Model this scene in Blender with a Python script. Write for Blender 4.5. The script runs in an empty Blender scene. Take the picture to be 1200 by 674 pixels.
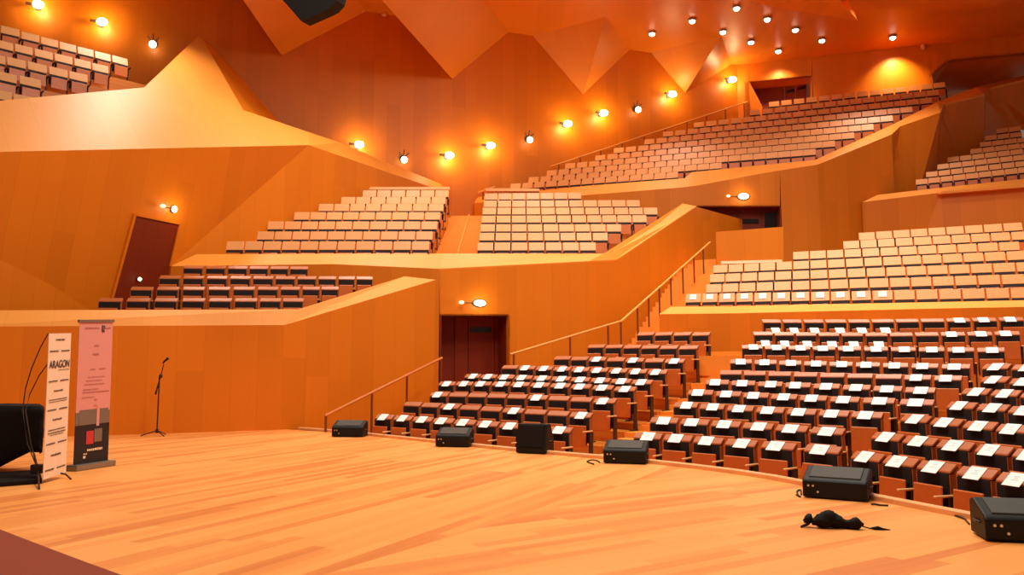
import bpy, bmesh, math, random
from mathutils import Vector, Matrix, noise as mnoise
random.seed(7)
S = bpy.context.scene
COL = S.collection
PI = math.pi

# ------------------------------------------------------------------ camera
H = 1.4                      # eye height above the stage boards
F = 940.0                    # focal length in pixels of the 1200 wide frame
PITCH = math.atan(100.0 / F)
CP, SP = math.cos(PITCH), math.sin(PITCH)
cam_d = bpy.data.cameras.new('camera')
cam = bpy.data.objects.new('camera', cam_d); COL.objects.link(cam)
cam_d.sensor_width = 36.0; cam_d.lens = 36.0 * F / 1200.0
cam_d.clip_start = 0.1; cam_d.clip_end = 300
cam.location = (0, 0, H); cam.rotation_euler = (PI / 2 + PITCH, 0, 0)
S.camera = cam
EYE = Vector((0, 0, H))

def ray(u, v):
    a = (u - 600) / F; b = (337 - v) / F
    return Vector((a, CP - SP * b, SP + CP * b))
def at(u, v, Y):
    """the point of the hall seen at pixel (u, v) that lies Y metres down the hall"""
    r = ray(u, v); return r * (Y / r.y) + EYE
def atz(u, v, Z):
    r = ray(u, v); return r * ((Z - H) / r.z) + EYE
def vplane(p, q):
    """upright plane through two plan points"""
    p = Vector((p[0], p[1], 0)); d = Vector((q[0], q[1], 0)) - p
    return p, Vector((d.y, -d.x, 0)).normalized()
def plane3(a, b, c):
    return a, (b - a).cross(c - a).normalized()
def on(u, v, pl):
    p, n = pl; r = ray(u, v); return r * (n.dot(p - EYE) / n.dot(r)) + EYE

# ------------------------------------------------------------------ materials
def lin(c):
    return tuple((x / 12.92 if x <= .04045 else ((x + .055) / 1.055) ** 2.4) for x in c)
def srgb(r, g, b):
    return lin((r / 255, g / 255, b / 255)) + (1,)
def new_mat(name):
    m = bpy.data.materials.new(name); m.use_nodes = True
    nt = m.node_tree; b = nt.nodes['Principled BSDF']
    return m, nt, b
def nd(nt, t, **k):
    n = nt.nodes.new(t)
    for a, v in k.items(): setattr(n, a, v)
    return n
def math_n(nt, op, a, b=None):
    n = nt.nodes.new('ShaderNodeMath'); n.operation = op
    for i, x in enumerate((a, b)):
        if x is None: continue
        if isinstance(x, (int, float)): n.inputs[i].default_value = x
        else: nt.links.new(x, n.inputs[i])
    return n.outputs[0]
def plain(name, col, rough=.5, bump=0, nscale=40, var=.12, metal=0, spec=.5):
    """one colour with a faint procedural unevenness"""
    m, nt, b = new_mat(name)
    tc = nd(nt, 'ShaderNodeTexCoord'); no = nd(nt, 'ShaderNodeTexNoise')
    no.inputs['Scale'].default_value = nscale; no.inputs['Detail'].default_value = 3
    nt.links.new(tc.outputs['Object'], no.inputs['Vector'])
    mx = nd(nt, 'ShaderNodeMixRGB'); mx.blend_type = 'MIX'
    mx.inputs[1].default_value = tuple(x * (1 - var) for x in col[:3]) + (1,)
    mx.inputs[2].default_value = tuple(min(1, x * (1 + var)) for x in col[:3]) + (1,)
    nt.links.new(no.outputs['Fac'], mx.inputs[0]); nt.links.new(mx.outputs[0], b.inputs['Base Color'])
    b.inputs['Roughness'].default_value = rough; b.inputs['Metallic'].default_value = metal
    b.inputs['Specular IOR Level'].default_value = spec
    if bump:
        bp = nd(nt, 'ShaderNodeBump'); bp.inputs['Strength'].default_value = bump; bp.inputs['Distance'].default_value = .01
        nt.links.new(no.outputs['Fac'], bp.inputs['Height']); nt.links.new(bp.outputs[0], b.inputs['Normal'])
    return m
def glow(name, col, strength):
    m, nt, b = new_mat(name)
    b.inputs['Base Color'].default_value = col
    b.inputs['Emission Color'].default_value = col; b.inputs['Emission Strength'].default_value = strength
    return m
def panelled(name, col, width=.6, length=2.6, amp=.16, seam=.75, rough=.42, use_uv=True):
    """veneered wood in boards: every board its own tone, a fine grain along it and a thin dark joint"""
    m, nt, b = new_mat(name); L = nt.links.new
    tc = nd(nt, 'ShaderNodeTexCoord'); sp = nd(nt, 'ShaderNodeSeparateXYZ')
    L(tc.outputs['UV' if use_uv else 'Object'], sp.inputs[0])
    us = math_n(nt, 'DIVIDE', sp.outputs[0], width); ui = math_n(nt, 'FLOOR', us); uf = math_n(nt, 'FRACT', us)
    wn = nd(nt, 'ShaderNodeTexWhiteNoise'); wn.noise_dimensions = '1D'; L(ui, wn.inputs['W'])
    vs = math_n(nt, 'ADD', math_n(nt, 'DIVIDE', sp.outputs[1], length), math_n(nt, 'MULTIPLY', wn.outputs['Value'], 7.3))
    vi = math_n(nt, 'FLOOR', vs)
    wn2 = nd(nt, 'ShaderNodeTexWhiteNoise'); wn2.noise_dimensions = '2D'
    cb = nd(nt, 'ShaderNodeCombineXYZ'); L(ui, cb.inputs[0]); L(vi, cb.inputs[1]); L(cb.outputs[0], wn2.inputs['Vector'])
    cg = nd(nt, 'ShaderNodeCombineXYZ')
    L(math_n(nt, 'MULTIPLY', sp.outputs[0], 14), cg.inputs[0]); L(math_n(nt, 'MULTIPLY', sp.outputs[1], .8), cg.inputs[1]); L(ui, cg.inputs[2])
    gr = nd(nt, 'ShaderNodeTexNoise'); gr.inputs['Scale'].default_value = 1; gr.inputs['Detail'].default_value = 4; L(cg.outputs[0], gr.inputs['Vector'])
    t = math_n(nt, 'ADD', math_n(nt, 'MULTIPLY', wn2.outputs['Value'], .65), math_n(nt, 'MULTIPLY', gr.outputs['Fac'], .35))
    edge = math_n(nt, 'MINIMUM', uf, math_n(nt, 'SUBTRACT', 1, uf))
    jo = math_n(nt, 'LESS_THAN', edge, .012 / width)
    val = math_n(nt, 'MULTIPLY', math_n(nt, 'ADD', 1 - amp, math_n(nt, 'MULTIPLY', t, 2 * amp)), math_n(nt, 'SUBTRACT', 1, math_n(nt, 'MULTIPLY', jo, 1 - seam)))
    hs = nd(nt, 'ShaderNodeMixRGB'); hs.blend_type = 'MULTIPLY'; hs.inputs[0].default_value = 1
    hs.inputs[1].default_value = col
    cc = nd(nt, 'ShaderNodeCombineXYZ'); L(val, cc.inputs[0])
    L(math_n(nt, 'POWER', val, 1.25), cc.inputs[1]); L(math_n(nt, 'POWER', val, 1.5), cc.inputs[2])
    L(cc.outputs[0], hs.inputs[2]); L(hs.outputs[0], b.inputs['Base Color'])
    b.inputs['Roughness'].default_value = rough; b.inputs['Specular IOR Level'].default_value = .3
    return m

M = {}
WALL = srgb(217, 119, 19)
M['wall'] = panelled('wall_veneer', WALL, .62, 7.0, .085, .94)
M['ceil'] = panelled('ceiling_veneer', srgb(222, 130, 36), 1.2, 8.0, .05, .93)
M['ledge'] = panelled('ledge_veneer', srgb(238, 148, 56), .9, 5.0, .05, .95, .5)  # wall wood with the light from above put into its colour
M['tread'] = panelled('floor_boards', srgb(226, 132, 48), .14, 1.6, .10, .85, .4)
M['seatwood'] = plain('seat_veneer', srgb(208, 104, 38), .4, 0, 9, .12)
M['capwood'] = plain('headrest_veneer', srgb(184, 98, 48), .42, 0, 9, .14)
M['shell'] = plain('seat_shell_veneer', srgb(172, 92, 44), .45, 0, 9, .12)
M['pale'] = plain('pale_veneer', srgb(234, 160, 98), .4, 0, 5, .07)
M['arm'] = plain('armrest_wood', srgb(240, 178, 120), .35, 0, 20, .1)
M['cloth'] = plain('charcoal_upholstery', srgb(44, 33, 32), .85, .2, 120, .25, 0, .25)
M['iron'] = plain('dark_iron', srgb(58, 30, 22), .5, 0, 30, .1)
M['paper'] = plain('white_paper', srgb(250, 250, 248), .7, 0, 6, .015, 0, .2)
M['ink'] = plain('faint_print', srgb(196, 198, 204), .7, 0, 6, .05)
M['black'] = plain('black_plastic', srgb(15, 13, 12), .55, .15, 160, .2, 0, .3)
M['grille'] = plain('speaker_grille', srgb(56, 54, 46), .55, .4, 300, .25)
M['blackcloth'] = plain('black_cloth', srgb(22, 13, 11), .8, .3, 30, .25, 0, .25)
M['metal'] = plain('grey_metal', srgb(150, 140, 130), .35, 0, 30, .08, .7)
M['silver'] = plain('bright_metal', srgb(214, 210, 205), .3, 0, 30, .05, .6)
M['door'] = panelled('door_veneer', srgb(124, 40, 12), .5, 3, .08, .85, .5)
M['doorglass'] = plain('dark_glass', srgb(30, 8, 5), .2, 0, 10, .1)
M['rail'] = plain('handrail_wood', srgb(212, 116, 42), .4, 0, 12, .12)
M['post'] = plain('handrail_post', srgb(128, 56, 24), .45, 0, 12, .1)
M['railpale'] = plain('pale_handrail_wood', srgb(236, 158, 74), .35, 0, 12, .08)
M['carpet'] = plain('brown_platform', srgb(140, 50, 16), .8, .1, 60, .08)
M['pink'] = plain('pink_banner', srgb(226, 150, 140), .6, 0, 3, .03)
M['grey'] = plain('grey_print', srgb(124, 104, 88), .6, 0, 8, .06)
M['txt'] = plain('print_on_pink', srgb(178, 104, 104), .6, 0, 8, .05)
M['txtdark'] = plain('dark_print', srgb(74, 58, 52), .6, 0, 8, .05)
M['bannerwhite'] = plain('white_banner', srgb(244, 214, 186), .6, 0, 3, .03)
M['red'] = plain('red_print', srgb(206, 50, 56), .6, 0, 8, .04)
M['bannerblack'] = plain('black_print', srgb(30, 18, 18), .6, 0, 8, .1)
M['lamp'] = glow('sconce_glow', (1, .80, .42, 1), 30)
M['globe'] = glow('globe_glow', (1, .88, .66, 1), 7)
M['down'] = glow('downlight_glow', (1, .84, .6, 1), 14)
M['exit'] = glow('exit_lamp_glow', (1, .93, .68, 1), 5)
M['dim'] = glow('small_lamp_glow', (1, .72, .42, 1), 1.6)

def stage_mat():
    m, nt, b = new_mat('stage_boards'); L = nt.links.new
    tc = nd(nt, 'ShaderNodeTexCoord'); sp = nd(nt, 'ShaderNodeSeparateXYZ'); L(tc.outputs['Object'], sp.inputs[0])
    def boards(ang, off):
        c, s = math.cos(ang), math.sin(ang)
        al = math_n(nt, 'ADD', math_n(nt, 'MULTIPLY', sp.outputs[0], c), math_n(nt, 'MULTIPLY', sp.outputs[1], s))
        ac = math_n(nt, 'ADD', math_n(nt, 'MULTIPLY', sp.outputs[0], -s), math_n(nt, 'MULTIPLY', sp.outputs[1], c))
        ai = math_n(nt, 'FLOOR', math_n(nt, 'DIVIDE', ac, .135))
        wn = nd(nt, 'ShaderNodeTexWhiteNoise'); wn.noise_dimensions = '1D'; L(math_n(nt, 'ADD', ai, off), wn.inputs['W'])
        li = math_n(nt, 'FLOOR', math_n(nt, 'ADD', math_n(nt, 'DIVIDE', al, 2.6), math_n(nt, 'MULTIPLY', wn.outputs['Value'], 9.1)))
        w2 = nd(nt, 'ShaderNodeTexWhiteNoise'); w2.noise_dimensions = '2D'
        cb = nd(nt, 'ShaderNodeCombineXYZ'); L(ai, cb.inputs[0]); L(li, cb.inputs[1]); L(cb.outputs[0], w2.inputs['Vector'])
        cg = nd(nt, 'ShaderNodeCombineXYZ'); L(math_n(nt, 'MULTIPLY', al, .5), cg.inputs[0]); L(math_n(nt, 'MULTIPLY', ac, 9), cg.inputs[1]); L(w2.outputs['Value'], cg.inputs[2])
        gr = nd(nt, 'ShaderNodeTexNoise'); gr.inputs['Scale'].default_value = 1; gr.inputs['Detail'].default_value = 5; L(cg.outputs[0], gr.inputs['Vector'])
        fr = math_n(nt, 'FRACT', math_n(nt, 'DIVIDE', ac, .135))
        jo = math_n(nt, 'LESS_THAN', fr, .05)
        t = math_n(nt, 'ADD', math_n(nt, 'MULTIPLY', math_n(nt, 'POWER', w2.outputs['Value'], 1.6), .62), math_n(nt, 'MULTIPLY', gr.outputs['Fac'], .5))
        return math_n(nt, 'ADD', t, math_n(nt, 'MULTIPLY', jo, .12))
    A = boards(math.atan2(.905, .425), 0); B = boards(math.atan2(.56, .83), 500)
    # the joint between the two board fields runs from (-1.06, 6.1) to (2.2, 11.6)
    side = math_n(nt, 'SUBTRACT', math_n(nt, 'MULTIPLY', math_n(nt, 'ADD', sp.outputs[0], 1.0), 5.3), math_n(nt, 'MULTIPLY', math_n(nt, 'SUBTRACT', sp.outputs[1], 6.3), 3.2))
    mk = math_n(nt, 'GREATER_THAN', side, 0)
    t = math_n(nt, 'ADD', math_n(nt, 'MULTIPLY', A, math_n(nt, 'SUBTRACT', 1, mk)), math_n(nt, 'MULTIPLY', B, mk))
    cr = nd(nt, 'ShaderNodeValToRGB'); L(t, cr.inputs[0])
    e = cr.color_ramp.elements; e[0].position = .1; e[0].color = srgb(252, 170, 90); e[1].position = .95; e[1].color = srgb(216, 118, 48)
    x = cr.color_ramp.elements.new(.5); x.color = srgb(244, 154, 74)
    L(cr.outputs[0], b.inputs['Base Color']); b.inputs['Roughness'].default_value = .45
    return m
M['stage'] = stage_mat()

# ------------------------------------------------------------------ mesh helpers
def link(name, bm, mat, parent=None, smooth=False, mats=None):
    me = bpy.data.meshes.new(name)
    bm.normal_update(); bm.to_mesh(me); bm.free()
    for x in (mats or [mat]): me.materials.append(M[x] if isinstance(x, str) else x)
    if smooth:
        for p in me.polygons: p.use_smooth = True
    o = bpy.data.objects.new(name, me); COL.objects.link(o)
    if parent is not None: o.parent = parent
    return o
def bevel(bm, w, seg=1):
    bmesh.ops.bevel(bm, geom=list(bm.edges), offset=w, segments=seg, affect='EDGES', profile=.5, clamp_overlap=True)
def box(bm, x0, x1, y0, y1, z0, z1):
    r = bmesh.ops.create_cube(bm, size=1)
    for v in r['verts']:
        v.co = Vector((x0 + (x1 - x0) * (v.co.x + .5), y0 + (y1 - y0) * (v.co.y + .5), z0 + (z1 - z0) * (v.co.z + .5)))
    return r['verts']
def prism(bm, pts, x0, x1):
    """closed (y, z) outline run along x"""
    a = [bm.verts.new((x0, y, z)) for y, z in pts]; c = [bm.verts.new((x1, y, z)) for y, z in pts]
    n = len(pts); fs = [bm.faces.new(a), bm.faces.new(list(reversed(c)))]
    for i in range(n): fs.append(bm.faces.new((a[i], c[i], c[(i + 1) % n], a[(i + 1) % n])))
    bmesh.ops.recalc_face_normals(bm, faces=fs)
    return a + c
def tube(bm, pts, r, seg=8, cap=True):
    """round bar along a polyline; r a number or one radius per point"""
    pts = [Vector(p) for p in pts]; rs = r if isinstance(r, (list, tuple)) else [r] * len(pts)
    rings = []
    for i, p in enumerate(pts):
        d = (pts[min(i + 1, len(pts) - 1)] - pts[max(i - 1, 0)]).normalized()
        up = Vector((0, 0, 1)) if abs(d.z) < .9 else Vector((0, 1, 0))
        a = d.cross(up).normalized(); b = a.cross(d)
        rings.append([bm.verts.new(p + (a * math.cos(2 * PI * k / seg) + b * math.sin(2 * PI * k / seg)) * rs[i]) for k in range(seg)])
    for q, w in zip(rings, rings[1:]):
        for k in range(seg): bm.faces.new((q[k], w[k], w[(k + 1) % seg], q[(k + 1) % seg]))
    if cap: bm.faces.new(list(reversed(rings[0]))); bm.faces.new(rings[-1])
    bmesh.ops.recalc_face_normals(bm, faces=list(bm.faces))
def ball(bm, c, r, sx=1, sy=1, sz=1, seg=14):
    q = bmesh.ops.create_uvsphere(bm, u_segments=seg, v_segments=max(6, seg // 2 + 2), radius=r)
    for v in q['verts']: v.co = Vector((v.co.x * sx, v.co.y * sy, v.co.z * sz)) + Vector(c)
def disc(bm, c, n, r, t, seg=20):
    """short cylinder of radius r, thickness t, its axis along n"""
    q = bmesh.ops.create_cone(bm, cap_ends=True, segments=seg, radius1=r, radius2=r, depth=t)
    m = Vector(n).to_track_quat('Z', 'Y').to_matrix()
    for v in q['verts']: v.co = m @ v.co + Vector(c)
def empty(name, loc, rz=0, sc=1):
    o = bpy.data.objects.new(name, None); COL.objects.link(o)
    o.location = loc; o.rotation_euler = (0, 0, rz); o.scale = (sc, sc, sc); o.empty_display_size = .1
    return o
def tag(o, label, cat, group=None):
    o['label'] = label; o['category'] = cat
    if group: o['group'] = group
    return o
def struct(o):
    o['kind'] = 'structure'; return o
def newell(p):
    n = Vector((0, 0, 0))
    for i in range(len(p)):
        a, b = p[i], p[(i + 1) % len(p)]
        n += Vector(((a.y - b.y) * (a.z + b.z), (a.z - b.z) * (a.x + b.x), (a.x - b.x) * (a.y + b.y)))
    return n.normalized()
def slab_into(bm, pts, t, back=None):
    """polygon with its face to the hall, given real thickness t away from it"""
    pts = [Vector(p) for p in pts]; n = newell(pts)
    c = sum(pts, Vector()) / len(pts)
    if n.dot(EYE - c) < 0: pts.reverse(); n = -n
    off = (Vector(back).normalized() if back is not None else -n) * t
    uv = bm.loops.layers.uv.verify()
    h = Vector((0, 0, 1)).cross(n)
    h = h.normalized() if h.length > .12 else Vector((1, 0, 0)); w = n.cross(h)
    a = [bm.verts.new(p) for p in pts]; b = [bm.verts.new(p + off) for p in pts]
    fs = [bm.faces.new(a), bm.faces.new(list(reversed(b)))]
    for i in range(len(pts)):
        j = (i + 1) % len(pts); fs.append(bm.faces.new((a[j], a[i], b[i], b[j])))
    for f in fs:
        for l in f.loops: l[uv].uv = (l.vert.co.dot(h), l.vert.co.dot(w))
    big = [f for f in fs[:2] if len(f.verts) > 4]
    if big: bmesh.ops.triangulate(bm, faces=big)
def slab(name, polys, t, mat, parent=None, back=None):
    bm = bmesh.new()
    for p in polys: slab_into(bm, p, t, back)
    o = link(name, bm, mat, parent)
    return struct(o) if parent is None else o
def spin(o): return o
def copy_tree(root, loc, rz, sc):
    r = root.copy(); COL.objects.link(r)
    r.location = loc; r.rotation_euler = (0, 0, rz); r.scale = (sc, sc, sc)
    for ch in root.children:
        c = ch.copy(); COL.objects.link(c); c.parent = r
    return r
ORD = ['first', 'second', 'third', 'fourth', 'fifth', 'sixth', 'seventh', 'eighth', 'ninth', 'tenth', 'eleventh', 'twelfth',
       'thirteenth', 'fourteenth', 'fifteenth', 'sixteenth', 'seventeenth', 'eighteenth']

# seat marks in metres: (x, y, height of the seat's front edge, turn), row by row, one list per block
SEATS = {
'MB': (1.0, [
[(2.312,14.079,0.242,-0.66),(2.753,13.705,0.236,-0.731),(3.163,13.3,0.23,-0.793),(3.575,12.871,0.227,-0.847),(4.002,12.378,0.227,-0.895),(4.443,11.782,0.229,-0.938)],
[(2.79,15.053,0.453,-0.591),(3.274,14.7,0.443,-0.658),(3.734,14.32,0.433,-0.724),(4.172,13.91,0.423,-0.789),(4.591,13.462,0.414,-0.851),(4.989,12.974,0.406,-0.911)],
[(3.402,15.993,0.7,-0.606),(3.842,15.676,0.68,-0.64),(4.289,15.332,0.662,-0.674),(4.735,14.965,0.647,-0.708),(5.172,14.578,0.634,-0.741),(5.593,14.177,0.625,-0.773),(5.996,13.773,0.62,-0.804)],
[(3.889,16.778,0.929,-0.514),(4.387,16.483,0.907,-0.559),(4.853,16.172,0.887,-0.603),(5.301,15.845,0.868,-0.645),(5.743,15.497,0.852,-0.685),(6.189,15.125,0.838,-0.724),(6.643,14.722,0.829,-0.761),(7.097,14.255,0.817,-0.796)],
[(4.403,17.376,1.135,-0.406),(4.893,17.143,1.118,-0.463),(5.377,16.881,1.101,-0.521),(5.852,16.593,1.084,-0.577),(6.316,16.276,1.066,-0.632),(6.768,15.929,1.048,-0.686),(7.202,15.552,1.029,-0.739),(7.618,15.144,1.011,-0.789)],
[(4.859,17.933,1.341,-0.347),(5.333,17.745,1.326,-0.392),(5.809,17.535,1.312,-0.437),(6.284,17.302,1.298,-0.481),(6.754,17.046,1.284,-0.525),(7.216,16.767,1.27,-0.568),(7.666,16.467,1.257,-0.61),(8.1,16.145,1.243,-0.652),(8.519,15.807,1.231,-0.692)],
[(5.279,18.574,1.594,-0.283),(5.791,18.408,1.577,-0.329),(6.289,18.222,1.561,-0.374),(6.777,18.017,1.544,-0.419),(7.259,17.792,1.528,-0.463),(7.737,17.545,1.513,-0.506),(8.211,17.27,1.496,-0.548),(8.683,16.968,1.48,-0.589),(9.151,16.635,1.465,-0.628)],
[(5.792,19.364,1.959,-0.182),(6.314,19.254,1.944,-0.222),(6.839,19.123,1.93,-0.262),(7.368,18.971,1.916,-0.301),(7.896,18.797,1.902,-0.34),(8.424,18.601,1.887,-0.378),(8.948,18.383,1.874,-0.416),(9.467,18.143,1.861,-0.452),(9.978,17.881,1.848,-0.488),(10.479,17.597,1.835,-0.522)],
[(6.262,19.968,2.308,-0.103),(6.767,19.91,2.297,-0.131),(7.283,19.836,2.287,-0.158),(7.808,19.746,2.278,-0.184),(8.34,19.64,2.27,-0.21),(8.876,19.518,2.264,-0.235),(9.414,19.382,2.258,-0.26),(9.953,19.23,2.255,-0.284),(10.491,19.066,2.253,-0.308),(11.025,18.889,2.253,-0.331),(11.555,18.701,2.255,-0.354)],
[(6.641,20.424,2.647,0.005),(7.161,20.416,2.646,-0.025),(7.698,20.394,2.644,-0.054),(8.25,20.357,2.643,-0.082),(8.814,20.304,2.642,-0.11),(9.387,20.235,2.641,-0.137),(9.965,20.148,2.641,-0.163),(10.545,20.045,2.642,-0.189),(11.124,19.927,2.643,-0.214),(11.699,19.792,2.645,-0.238),(12.267,19.641,2.647,-0.262)],
]),
'LB': (1.0, [
[(-2.908,18.144,0.35,-0.608),(-2.446,17.82,0.344,-0.62),(-1.974,17.476,0.335,-0.632),(-1.497,17.121,0.326,-0.644),(-1.02,16.762,0.316,-0.656),(-0.543,16.391,0.305,-0.667),(-0.072,16.016,0.293,-0.678),(0.393,15.638,0.281,-0.69),(0.848,15.253,0.267,-0.701)],
[(-2.404,19.157,0.595,-0.645),(-1.942,18.806,0.583,-0.65),(-1.465,18.44,0.57,-0.656),(-0.982,18.071,0.558,-0.661),(-0.498,17.692,0.544,-0.667),(-0.02,17.312,0.53,-0.672),(0.447,16.939,0.517,-0.678),(0.899,16.569,0.503,-0.684),(1.333,16.215,0.49,-0.69)],
[(-1.831,19.833,0.804,-0.549),(-1.343,19.525,0.804,-0.569),(-0.865,19.212,0.801,-0.588),(-0.393,18.893,0.797,-0.607),(0.073,18.563,0.791,-0.626),(0.536,18.222,0.782,-0.645),(0.996,17.87,0.771,-0.663),(1.456,17.504,0.757,-0.681),(1.914,17.124,0.741,-0.699)],
[(-1.729,20.92,1.055,-0.516),(-1.26,20.644,1.06,-0.541),(-0.789,20.352,1.061,-0.566),(-0.317,20.043,1.06,-0.591),(0.154,19.719,1.055,-0.615),(0.624,19.38,1.047,-0.639),(1.09,19.027,1.036,-0.662),(1.552,18.661,1.021,-0.684),(2.008,18.279,1.003,-0.706),(2.456,17.88,0.98,-0.727)],
[(-1.094,21.348,1.249,-0.623),(-0.651,21.025,1.24,-0.632),(-0.203,20.694,1.229,-0.641),(0.247,20.354,1.218,-0.65),(0.698,20.009,1.205,-0.659),(1.147,19.659,1.192,-0.668),(1.593,19.302,1.177,-0.677),(2.034,18.946,1.161,-0.686),(2.468,18.587,1.145,-0.695),(2.895,18.225,1.127,-0.704)],
[(-0.1,21.665,1.488,-0.68),(0.347,21.302,1.47,-0.682),(0.791,20.94,1.452,-0.683),(1.232,20.582,1.435,-0.684),(1.669,20.226,1.418,-0.686),(2.101,19.871,1.401,-0.687),(2.527,19.521,1.385,-0.689),(2.946,19.174,1.369,-0.69),(3.359,18.834,1.354,-0.692)],
[(1.309,21.637,1.732,-0.705),(1.744,21.267,1.71,-0.703),(2.177,20.902,1.69,-0.7),(2.608,20.541,1.671,-0.697),(3.038,20.181,1.653,-0.695),(3.469,19.823,1.636,-0.692),(3.899,19.468,1.621,-0.689)],
[(2.276,22.108,2.063,-0.692),(2.722,21.736,2.044,-0.695),(3.154,21.375,2.026,-0.698),(3.577,21.018,2.008,-0.701),(3.998,20.662,1.99,-0.704),(4.422,20.301,1.972,-0.707)],
[(3.661,22.192,2.409,-0.707),(4.092,21.823,2.39,-0.71),(4.52,21.454,2.371,-0.713),(4.933,21.096,2.352,-0.716)],
]),
'WB': (1.0, [
[(4.662,10.847,0.223,-1.236),(4.845,10.315,0.218,-1.243),(5.021,9.79,0.212,-1.251),(5.198,9.25,0.205,-1.259),(5.356,8.752,0.197,-1.267)],
[(5.294,11.621,0.424,-1.271),(5.471,11.051,0.414,-1.268),(5.647,10.492,0.404,-1.264),(5.82,9.949,0.395,-1.261),(5.98,9.452,0.388,-1.257)],
[(6.04,12.283,0.641,-1.318),(6.195,11.703,0.625,-1.3),(6.355,11.148,0.611,-1.279),(6.516,10.633,0.602,-1.257)],
[(6.858,12.472,0.833,-1.291),(7.025,11.945,0.823,-1.291),(7.165,11.405,0.807,-1.291)],
[(7.491,13.17,1.03,-1.294),(7.646,12.628,1.016,-1.294),(7.791,12.115,1.002,-1.294)],
[(8.151,13.746,1.222,-1.384),(8.268,13.126,1.193,-1.384)],
[(8.793,14.738,1.448,-1.307),(8.959,14.124,1.43,-1.307)],
]),
'DL': (1.109, [
[(-10.355,20.543,3.199,0.105),(-9.667,20.616,3.206,0.105),(-8.978,20.689,3.212,0.105),(-8.294,20.761,3.219,0.105),(-7.623,20.832,3.225,0.105),(-6.973,20.901,3.231,0.105),(-6.353,20.966,3.237,0.105),(-5.77,21.028,3.242,0.105)],
[(-10.022,21.541,3.599,0.118),(-9.349,21.621,3.609,0.118),(-8.675,21.701,3.618,0.118),(-8.007,21.78,3.628,0.118),(-7.354,21.857,3.638,0.118),(-6.723,21.932,3.647,0.118),(-6.125,22.003,3.656,0.118),(-5.566,22.069,3.663,0.118),(-5.057,22.129,3.671,0.118)],
[(-9.743,22.632,4.039,0.1),(-9.094,22.697,4.044,0.1),(-8.444,22.762,4.048,0.1),(-7.798,22.827,4.053,0.1),(-7.161,22.891,4.058,0.1),(-6.539,22.953,4.062,0.1),(-5.936,23.014,4.066,0.1),(-5.357,23.073,4.071,0.1),(-4.809,23.127,4.074,0.1),(-4.295,23.179,4.078,0.1)],
[(-9.509,23.693,4.47,0.091),(-8.862,23.752,4.472,0.091),(-8.227,23.81,4.474,0.091),(-7.608,23.867,4.477,0.091),(-7.007,23.922,4.479,0.091),(-6.426,23.975,4.481,0.091)],
]),
'ML': (1.026, [
[(-8.82,25.266,5.427,0.001),(-8.229,25.267,5.427,0.001),(-7.638,25.267,5.427,0.001),(-7.047,25.267,5.427,0.001),(-6.456,25.268,5.428,0.001),(-5.865,25.268,5.428,0.001),(-5.274,25.268,5.428,0.001),(-4.682,25.269,5.428,0.001),(-4.091,25.269,5.428,0.001),(-3.5,25.269,5.428,0.001),(-2.909,25.27,5.428,0.001)],
[(-8.162,26.216,5.916,0.001),(-7.576,26.216,5.916,0.001),(-6.991,26.216,5.916,0.001),(-6.406,26.217,5.916,0.001),(-5.821,26.217,5.916,0.001),(-5.236,26.218,5.916,0.001),(-4.651,26.218,5.916,0.001),(-4.065,26.218,5.916,0.001),(-3.48,26.219,5.916,0.001),(-2.895,26.219,5.916,0.001)],
[(-8.142,27.248,6.448,0.001),(-7.554,27.248,6.448,0.001),(-6.966,27.249,6.448,0.001),(-6.378,27.249,6.448,0.001),(-5.791,27.25,6.448,0.001),(-5.203,27.25,6.448,0.001),(-4.615,27.25,6.448,0.001),(-4.027,27.251,6.448,0.001),(-3.439,27.251,6.448,0.001),(-2.851,27.251,6.448,0.001)],
[(-7.531,28.288,6.984,0.001),(-6.945,28.288,6.984,0.001),(-6.359,28.288,6.984,0.001),(-5.773,28.289,6.984,0.001),(-5.187,28.289,6.984,0.001),(-4.6,28.289,6.984,0.001),(-4.014,28.29,6.985,0.001),(-3.428,28.29,6.985,0.001),(-2.842,28.291,6.985,0.001)],
[(-6.903,29.284,7.499,0.001),(-6.319,29.284,7.499,0.001),(-5.736,29.285,7.499,0.001),(-5.152,29.285,7.499,0.001),(-4.569,29.285,7.499,0.001),(-3.985,29.286,7.499,0.001),(-3.402,29.286,7.5,0.001),(-2.818,29.287,7.5,0.001)],
[(-6.271,30.175,7.96,0.001),(-5.694,30.175,7.96,0.001),(-5.117,30.176,7.96,0.001),(-4.54,30.176,7.96,0.001),(-3.963,30.177,7.96,0.001),(-3.386,30.177,7.961,0.001),(-2.809,30.177,7.961,0.001)],
[(-5.624,31.087,8.432,0.001),(-5.052,31.087,8.433,0.001),(-4.479,31.087,8.433,0.001),(-3.907,31.088,8.433,0.001),(-3.334,31.088,8.433,0.001),(-2.762,31.089,8.433,0.001)],
]),
'MR': (1.018, [
[(-0.921,27.36,5.731,-0.018),(-0.331,27.349,5.73,-0.018),(0.259,27.339,5.728,-0.018),(0.848,27.329,5.726,-0.018),(1.437,27.318,5.725,-0.018),(2.025,27.308,5.723,-0.018),(2.613,27.298,5.721,-0.018)],
[(-0.9,28.309,6.236,-0.018),(-0.32,28.299,6.234,-0.018),(0.259,28.288,6.233,-0.018),(0.838,28.278,6.231,-0.018),(1.416,28.267,6.229,-0.018),(1.994,28.257,6.227,-0.018),(2.571,28.247,6.225,-0.018),(3.148,28.236,6.224,-0.018)],
[(-0.898,29.218,6.72,-0.019),(-0.315,29.207,6.718,-0.019),(0.268,29.197,6.716,-0.019),(0.85,29.186,6.714,-0.019),(1.431,29.175,6.712,-0.019),(2.013,29.164,6.71,-0.019),(2.594,29.153,6.708,-0.019),(3.174,29.142,6.706,-0.019),(3.754,29.131,6.704,-0.019)],
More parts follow.
